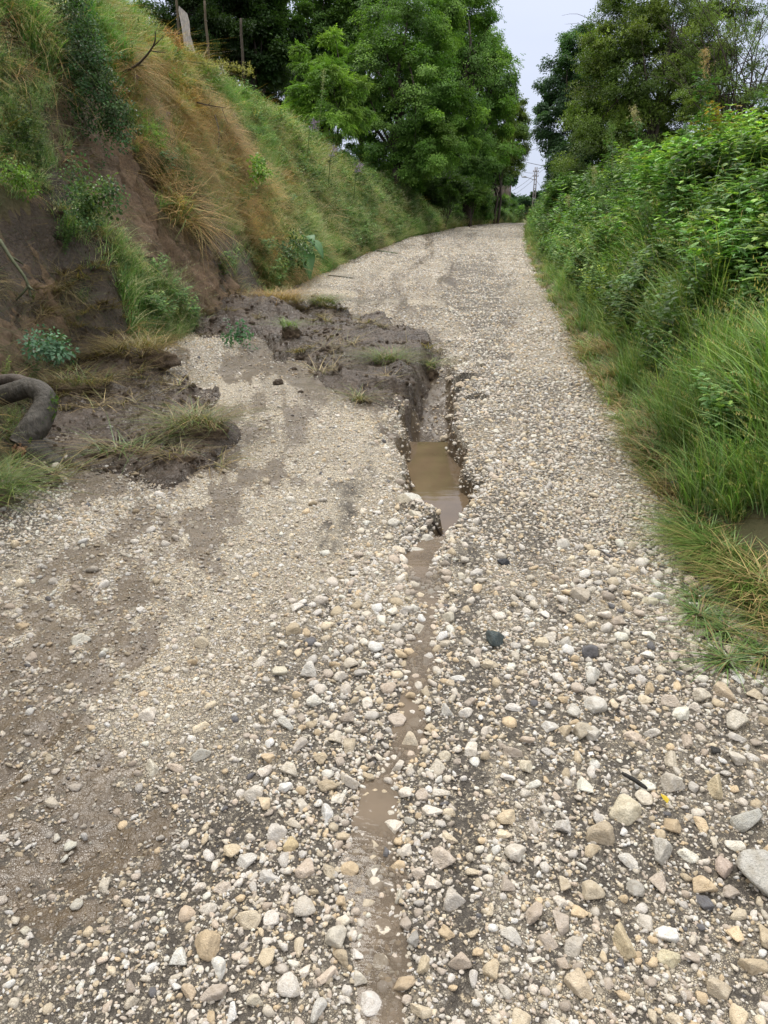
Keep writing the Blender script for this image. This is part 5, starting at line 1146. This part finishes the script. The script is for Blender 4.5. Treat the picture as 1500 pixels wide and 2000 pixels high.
# ------------------------------------------------------------------ branches, vines, plants
def branch(name, pts, r0, r1, label, col=(.07, .055, .04), twigs=3, seed=0, leaves=None):
    r = np.random.default_rng(seed); P = smooth_path([P_(*a) for a in pts], 24); o_ = P[0].copy(); t = empty(name, o_, label=label, cat='branch'); P = P - o_
    mb = MB(); mb.tube(P, np.linspace(r0, r1, 24), 6, col, .15)
    link('stem', mb.mesh('stem', M_BARK), t)
    for k in range(twigs):
        i = r.integers(6, 22); d = P[min(i + 2, 23)] - P[i - 2]; d /= np.linalg.norm(d); dv = d + r.normal(size=3) * .6; L_ = np.linalg.norm(P[-1]) * r.uniform(.12, .3)
        mb = MB(); mb.tube([P[i], P[i] + dv * L_ * .5, P[i] + dv * L_ + r.normal(size=3) * .05 * L_], [r1 * 1.3, r1, r1 * .5], 5, col); link('twig', mb.mesh('twig', M_BARK), t)
    return t, P
branch('fallen_branch', [(228, 148, 9.6), (270, 125, 9.3), (300, 88, 9.1), (303, 60, 9.0)], .018, .006, 'thin dark bare branch jutting from the dry grass above the scar', seed=1)
branch('bare_twig', [(385, 200, 12.2), (410, 206, 12.0), (442, 211, 11.9)], .014, .004, 'short bare twig sticking out of the golden grass', seed=2, twigs=2)
branch('mossy_branch', [(0, 470, 5.6), (22, 505, 5.5), (50, 545, 5.45), (60, 580, 5.45)], .018, .009, 'mossy greenish branch hanging down the bare soil at the left edge', (.09, .10, .055), seed=3)
branch('bare_twig', [(420, 225, 12.4), (428, 260, 12.2), (424, 300, 12.1)], .010, .003, 'fine brown twig hanging between the golden grass tufts', seed=4, twigs=1)
def vine(label, strands, n, size, cols, seed, name='creeper', kind='small', zc=8.5, wid=14):
    """strands: list of px polylines; leaves spread round them"""
    r = np.random.default_rng(seed); o_ = P_(strands[0][0][0], strands[0][0][1], zc); t = empty(name, o_, label=label, cat='plant'); mb = MB(); Ps = []
    for s_ in strands:
        P = smooth_path([P_(a[0], a[1], (a[2] if len(a) > 2 else zc)) for a in s_], 30) - o_; mb.tube(P, .006, 5, (.08, .07, .04)); Ps.append(P)
    link('stem', mb.mesh('stem', M_BARK), t)
    P = np.concatenate(Ps); q = P[r.integers(0, len(P), n)] + r.normal(size=(n, 3)) * wid / F * zc * np.array([1, .8, 1.1])
    X = r.normal(size=(n, 3)) * .7 + np.array([.5, -.5, -.5]); Z = np.array([.4, -.4, .8]) + r.normal(size=(n, 3)) * .4
    col = np.array(cols)[r.integers(0, len(cols), n)] * r.uniform(.6, 1.5, (n, 1))
    V, Fc, C = bake(kind, q, X, Z, size * r.uniform(.6, 1.4, n), col); link('foliage', mesh_from('foliage', V, Fc, C, M_PLANT, smooth=False), t)
vine('long dark green ivy curtain hanging over the bare soil scar', [[(100, -40, 8.2), (140, 40, 8.1), (165, 130, 8.0), (200, 200, 8.0), (225, 270, 8.05)], [(130, -20, 8.2), (160, 90, 8.1), (150, 170, 8.0), (170, 250, 8.05)], [(160, 60, 8.3), (190, 140, 8.1), (235, 250, 8.1)]], 1500, .075, DK + ((.06, .15, .05),), 1, wid=16, kind='broad')
vine('olive-green leafy creeper over the top-left overhang', [[(-20, 60, 7.6), (30, 130, 7.4), (60, 200, 7.3), (50, 290, 7.2)], [(-30, 160, 7.2), (20, 240, 7.0), (40, 320, 7.0)], [(60, -40, 8.0), (40, 60, 7.8), (90, 110, 7.8)]], 1500, .06, OLV + DK[:1], 2, zc=7.4, wid=26)
vine('leafy green shrub clinging to the middle of the bare scar', [[(140, 330, 7.4), (150, 380, 7.2), (165, 420, 7.0)], [(165, 400, 7.0), (215, 380, 7.1)]], 260, .085, WEED, 3, zc=7.2, wid=15, kind='broad')
vine('yellowish-green seedling at the left end of the scar', [[(10, 330, 6.6), (40, 345, 6.5), (50, 365, 6.5)]], 90, .07, BRI, 4, zc=6.5, wid=10, kind='broad')
vine('small pale-leaved plant uprooted on the soil heap by the log', [[(70, 665, 6.0), (95, 680, 5.9), (125, 675, 5.9)]], 60, .10, ((.10, .22, .12), (.16, .30, .18)), 5, zc=5.9, wid=12, kind='broad')
vine('small green plant lying on the mud below the slide', [[(450, 655, 8.3), (475, 658, 8.2)]], 45, .085, ((.05, .15, .06), (.08, .20, .08)), 6, zc=8.2, wid=11, kind='broad')
vine('green leafy shoot among golden grass in the middle of the bank', [[(505, 310, 12.5), (510, 345, 12.3)]], 60, .14, BRI, 7, zc=12.3, wid=8, kind='broad')
vine('bright green broad weed above the wilted burdock', [[(540, 480, 13.4), (560, 500, 13.2), (585, 470, 13.2)]], 110, .15, WEED, 8, zc=13.2, wid=12, kind='broad')
vine('fresh green shoots between two dry hanging tufts', [[(290, 240, 9.2), (310, 275, 9.1)]], 120, .08, BRI, 9, zc=9.1, wid=10)
# wilted burdock at left toe, big-leaf plants on the right
def big_leaf_plant(label, base, leaves, col, name='burdock'):
    """leaves: (azimuth, elevation, length, width, droop)"""
    t = empty(name, base, label=label, cat='plant')
    for az, el, L_, w_, dr in leaves:
        n1, n2 = 9, 7; V = []; C = []
        hx = np.array([math.cos(az), math.sin(az), 0]); sd_ = np.array([-math.sin(az), math.cos(az), 0])
        pos = np.zeros(3); e = el; pts = [pos.copy()]
        for k in range(n1 - 1): pos = pos + (hx * math.cos(e) + np.array([0, 0, math.sin(e)])) * L_ / (n1 - 1); e -= dr / (n1 - 1); pts.append(pos.copy())
        for k, p in enumerate(pts):
            u = k / (n1 - 1); ww = w_ * (math.sin(math.pi * min(1, max(0, (u - .12) / .88)) ** .8) if u > .12 else .03) + .004; ww *= 1 + .12 * math.sin(k * 5)
            for j in range(n2):
                v = (j / (n2 - 1) - .5) * 2; V.append(p + sd_ * v * ww * .5 + np.array([0, 0, 1]) * (.10 * abs(v) * ww + .012 * math.sin(v * 7 + k * 2))); C.append(np.array(col) * (1.5 if j == n2 // 2 else 1) * (1 + .08 * math.sin(j * 2 + k)))
        link('leaf', mesh_from('leaf', np.array(V), grid_faces(n1, n2), np.array(C), M_PLANT), t)
    return t
b = P_(1475, 800, 4.6); big_leaf_plant('burdock with broad pale-veined leaves in the tall verge grass', b - np.array([0, 0, .0]), [(2.5, .75, .42, .17, .9), (1.6, 1.2, .42, .20, .9), (3.3, .1, .26, .10, .5), (.4, .7, .40, .18, .9), (4.2, .4, .26, .12, 1.2)], (.065, .17, .045))
b = P_(590, 470, 14.2); big_leaf_plant('wilted burdock slumped over the left road edge', b, [(-1.2, -.6, .9, .30, .9), (-1.7, -.9, .8, .25, .5), (-.6, .1, .7, .30, 1.6), (-2.3, .2, .6, .25, 1.5), (-1.0, .6, .6, .24, 1.8)], (.07, .17, .055))
def pinnate_plant(label, base, n, L_, seed, col):
    r = np.random.default_rng(seed); t = empty('sumac_shoot', base, label=label, cat='plant'); mb = MB(); Vs, Fs, Cs, k = [], [], [], 0
    mb.tube([(0, 0, -.9), (0, 0, .0), (-.02, 0, .12)], [.012, .01, .006], 6, (.12, .12, .05))
    for i in range(n):
        az = r.uniform(2.0, 4.6); el = r.uniform(.0, .8); P = []; pos = np.array([0, 0, .0 + .02 * i]); e = el
        for q in range(8): P.append(pos.copy()); pos = pos + np.array([math.cos(az) * math.cos(e), math.sin(az) * math.cos(e), math.sin(e)]) * L_ / 7; e -= .22
        mb.tube(P, .004, 4, (.14, .18, .05), cap=False)
        s_ = np.array([-math.sin(az), math.cos(az), 0]); hx = np.array([math.cos(az), math.sin(az), 0])
        for q in range(1, 8):
            for sg in (-1, 1):
                V, Fc, C = leaf_quad(P[q], s_ * sg + hx * .55 + np.array([0, 0, -.15]), np.array([0, 0, 1.]), L_ * .36, L_ * .12, np.array(col) * r.uniform(.8, 1.3), .25, .3)
                Fc = fixtri(Fc); Vs.append(V); Fs.append(Fc + k); Cs.append(C); k += 8
    link('stem', mb.mesh('stem', M_BARK), t); link('foliage', mesh_from('foliage', np.concatenate(Vs), np.concatenate(Fs), np.concatenate(Cs), M_PLANT, smooth=False), t)
pinnate_plant('bright compound-leaved shoot overhanging the right grass at shoulder height', P_(1500, 500, 5.4), 7, .34, 1, (.10, .24, .05))
pinnate_plant('lower compound-leaved shoot beneath the bright one', P_(1510, 590, 5.2), 5, .30, 2, (.07, .18, .05))
# tall seeding weeds on the right skyline
def tall_weed(px, py0, py1, zc, label, head, seed):
    r = np.random.default_rng(seed); a = P_(px, py1, zc); b = P_(px + r.uniform(-10, 16), py0, zc); t = empty('tall_weed', a, label=label, cat='plant'); P = smooth_path([(0, 0, -.3), (b - a) * .5 + np.array([.03, 0, 0]), b - a], 16)
    mb = MB(); mb.tube(P, np.linspace(.008, .003, 16), 5, (.18, .20, .08)); link('stem', mb.mesh('stem', M_BARK), t)
    n = 90; q = P[r.integers(9, 16, n)] + r.normal(size=(n, 3)) * .03; X = r.normal(size=(n, 3)) + np.array([0, 0, .8])
    V, Fc, C = bake('small', q, X, np.array([0, 0, 1.]) + r.normal(size=(n, 3)) * .3, .06 * r.uniform(.6, 1.3, n), np.array(head) * r.uniform(.7, 1.3, (n, 1))); link('seed_head', mesh_from('seed_head', V, Fc, C, M_PLANT, smooth=False), t)
    n = 40; q = P[r.integers(2, 10, n)] + r.normal(size=(n, 3)) * .05; X = r.normal(size=(n, 3)); X[:, 2] = .1
    V, Fc, C = bake('broad', q, X, np.array([0, 0, 1.]) + r.normal(size=(n, 3)) * .3, .14 * r.uniform(.6, 1.3, n), np.array((.08, .17, .05)) * r.uniform(.7, 1.3, (n, 1))); link('foliage', mesh_from('foliage', V, Fc, C, M_PLANT, smooth=False), t)
tall_weed(1372, 100, 230, 9.5, 'tallest weed with tan seed plume against the olive tree', (.42, .30, .16), 1)
tall_weed(1195, 245, 340, 13, 'leafy upright weed in front of the dark hollow under the tree', (.14, .24, .06), 2)
tall_weed(1245, 215, 300, 12, 'pale feathery grass stem arching over the ridge', (.42, .38, .22), 3)
tall_weed(618, 140, 262, 20, 'slender tall stalk rising against the young yellow-green tree', (.3, .34, .16), 4)
tall_weed(1300, 330, 470, 8.2, 'green mugwort stalk standing above the right bank weeds', (.12, .24, .07), 5)
for i, (px, py0, py1, zc) in enumerate([(1230, 300, 400, 11), (1150, 330, 420, 14), (1340, 250, 380, 9.5), (1440, 260, 420, 8.2), (1110, 385, 450, 17), (1265, 400, 520, 8.5), (1400, 380, 520, 7.2), (1190, 430, 540, 9.5), (1470, 180, 300, 9.5), (1180, 370, 450, 12.5)]):
    tall_weed(px, py0, py1, zc, ['stalk rising in the middle of the right ridge', 'thin far stalk by the bank crest', 'stalk before the tan-plumed weed', 'stalk among leafy weeds near the right skyline', 'small far stalk nearest the road end', 'stalk at mid bank above the straw edge', 'stalk just above the compound-leaved shoot', 'short stalk near the road edge grass', 'highest stalk against the sparse tree', 'stalk between the crest and the leafy weed'][i], [(.16, .26, .08), (.30, .30, .14), (.12, .22, .07)][i % 3], 20 + i)
# yellowish flowering stalk above the bank, reddish one
def plume(label, pts, col, seed, size=.05, n=220, name='flower_stalk'):
    r = np.random.default_rng(seed); P = smooth_path([P_(*a) for a in pts], 24); o_ = P[0].copy(); P = P - o_; t = empty(name, o_, label=label, cat='plant'); mb = MB(); mb.tube(P, .006, 5, (.16, .17, .06)); link('stem', mb.mesh('stem', M_BARK), t)
    q = P[r.integers(8, 24, n)] + r.normal(size=(n, 3)) * .035; V, Fc, C = bake('small', q, r.normal(size=(n, 3)), np.array([0, 0, 1.]) + r.normal(size=(n, 3)) * .3, size * r.uniform(.6, 1.3, n), np.array(col) * r.uniform(.7, 1.3, (n, 1)))
    link('blossom', mesh_from('blossom', V, Fc, C, M_PLANT, smooth=False), t)
plume('yellow-green flowering stalk leaning sideways over the bank top', [(350, 118, 11), (400, 124, 11), (450, 128, 11), (492, 142, 11)], (.42, .42, .12), 1)
plume('rusty brown drooping seed plume beside the slab', [(305, 58, 11.5), (325, 60, 11.5), (345, 75, 11.5), (352, 92, 11.5)], (.42, .22, .08), 2)

# purple vetch flowers scattered on the left bank
pts = [(260, 160), (286, 205), (392, 198), (408, 245), (455, 235), (535, 385), (330, 232), (520, 330), (600, 330), (640, 370), (470, 300), (598, 245), (690, 330), (575, 300), (545, 350), (640, 300), (450, 345), (660, 420), (505, 265), (620, 400)]
fm = None
for i, (px, py) in enumerate(pts):
    lo, hi = 6.0, 40.0       # march the view ray to the bank
    tt_ = np.linspace(lo, hi, 500); q = CAM[None] + ray(px, py)[None] * tt_[:, None]; hz = H(q[:, 0], q[:, 1], False); k = np.argmax(q[:, 2] < hz + .15); p = q[k]
    t = empty('vetch_flower', p - np.array([0, 0, .15]), label='small purple vetch flower spike in the bank grass', cat='flower', group='purple vetch on the left bank')
    if fm is None:
        r = np.random.default_rng(5); mb = MB(); mb.tube([(0, 0, -.1), (.02, -.02, .12), (.05, -.05, .2)], .003, 4, (.10, .18, .06)); sm = mb.mesh('stem', M_PLANT)
        n = 26; q = np.stack([.03 + .02 * r.normal(size=n) + .02, -.04 + .02 * r.normal(size=n), .12 + .1 * r.random(n)], -1)
        V, Fc, C = bake('small', q, r.normal(size=(n, 3)), np.array([0, 0, 1.]) + r.normal(size=(n, 3)) * .3, .035 * r.uniform(.6, 1.3, n), np.array((.30, .20, .46)) * r.uniform(.7, 1.3, (n, 1))); fm = mesh_from('petals', V, Fc, C, M_PLANT, smooth=False)
    link('stem', sm, t); link('petals', fm, t); s_ = .7 + .035 * tt_[k]; t.scale = (s_, s_, s_); t.rotation_euler = (0, 0, random.uniform(-.8, .8))

# grass tufts lying on the gravel at the right edge
def verge_tuft(px, py, rx, ry, n, L0, L1, label, seed, pal=BLU, group=None, rz=.03):
    p = onroad(px, py); z = float(H(np.array([p[0]]), np.array([p[1]]))[0])
    t = empty('grass_tuft', (p[0], p[1], z), label=label, cat='grass tuft', group=group); link('soil', lump_mesh(seed + 200, rx, ry, rz), t); link('blades', tuft(seed, n, L0, L1, rx, ry, rz, pal, .0045), t)
FR = ((.10, .18, .04), (.08, .15, .035), (.14, .22, .06), (.09, .16, .04), (.26, .24, .11))
verge_tuft(1410, 1085, .12, .12, 1300, .05, .13, 'large washed-over green grass mat beside the sandy patch', 1, FR)
verge_tuft(1475, 1150, .13, .12, 900, .05, .12, 'grass mat with brown roots below the large green mat', 2, FR + STR[:2])
verge_tuft(1350, 1020, .06, .08, 160, .05, .14, 'upright green tuft just above the large grass mat', 3)
verge_tuft(1325, 1040, .05, .07, 140, .03, .09, 'low dark tuft left of the large grass mat', 4)
for i, (px, py, r_) in enumerate([(1370, 1170, .04), (1415, 1240, .055), (1365, 1210, .03), (1420, 1300, .03), (1490, 1290, .04), (1270, 905, .05), (1290, 945, .045), (1240, 870, .05), (1350, 960, .05), (1495, 1220, .05), (1215, 820, .05), (1365, 1115, .035)]):
    verge_tuft(px, py, r_, r_ * .8, 110, .03, .09, ['green tuft just below the large grass mat', 'spread brownish-green tuft under two pale pebbles', 'tiny tuft left of the spread tuft', 'lone dark tuft lowest along the verge', 'tuft at the far right of the verge pebbles', 'tuft a little above the slate-grey stone', 'muddy tuft touching the slate-grey stone', 'muddy tuft below the broken wood piece', 'tuft right of the slate-grey stone', 'tuft beside the lower grass mat with brown roots', 'muddy tuft above the broken wood piece', 'tiny flattened tuft at the left end of the large mat'][i], 10 + i, BLU + STR[:1], 'small tufts among the verge pebbles', .018)

# litter: yellow leaf, stick, brown wood, white scraps
p = onroad(1298, 1572); z = float(H(np.array([p[0]]), np.array([p[1]]))[0]) + .022
V, Fc, C = leaf_quad(np.zeros(3), np.array([-.2, 1, .3]), np.array([.3, 0, 1.]), .034, .026, np.array((.62, .46, .04)), .5, .3); link('fallen_leaf', mesh_from('fallen_leaf', V, fixtri(Fc), C, M_PLANT), loc=(p[0], p[1] - .015, z), label='small curled yellow leaf on pale cobbles', cat='leaf')
def stick(pa, pb, r_, col, label, lift=.02, name='stick'):
    a = onroad(*pa); b = onroad(*pb); a[2] = float(H(np.array([a[0]]), np.array([a[1]]))[0]) + lift; b[2] = float(H(np.array([b[0]]), np.array([b[1]]))[0]) + lift; P = smooth_path([np.zeros(3), (b - a) / 2 + np.array([0, 0, .003]), b - a], 8)
    mb = MB(); mb.tube(P, np.array([.7, 1, .9, 1, .95, 1, .9, .6]) * r_, 7, col, .25); link(name, mb.mesh(name, M_LOG), loc=a, label=label, cat='stick')
stick((1213, 1522), (1262, 1552), .0065, (.03, .028, .026), 'short charred black stick lying on the cobbles', .022)
stick((1262, 812), (1295, 793), .028, (.12, .085, .08), 'purplish-brown piece of broken wood at the verge grass edge', .03, 'wood_piece')
stick((838, 1000), (878, 983), .009, (.07, .055, .045), 'dark stick stuck in the gravel lip at the pool end', .02)
stick((560, 452), (640, 470), .001, (.1, .1, .06), 'thin stalk lying under the wilted burdock', .02)
stick((640, 541), (690, 546), .012, (.10, .10, .06), 'muddy stalk lying on gravel below the wilted burdock', .02)
stick((738, 492), (778, 495), .016, (.10, .15, .06), 'green broken stem at the distant left road edge', .03)
for i, (px, py, lb) in enumerate([(1104, 1238, 'white paper scrap among cobbles above the middle'), (1152, 1489, 'white paper scrap near the charred stick')]):
    p = onroad(px, py); mb = MB(); r = np.random.default_rng(i); G = np.array([[(a - 1) * .008, (b_ - 1) * .009, r.uniform(0, .008)] for a in range(3) for b_ in range(3)]); mb.add(G, grid_faces(3, 3), (.8, .8, .84)); link('paper_scrap', mb.mesh('paper_scrap', M_PLANT), loc=(p[0], p[1], float(H(np.array([p[0]]), np.array([p[1]]))[0]) + .025), label=lb, cat='scrap')
print('done build')
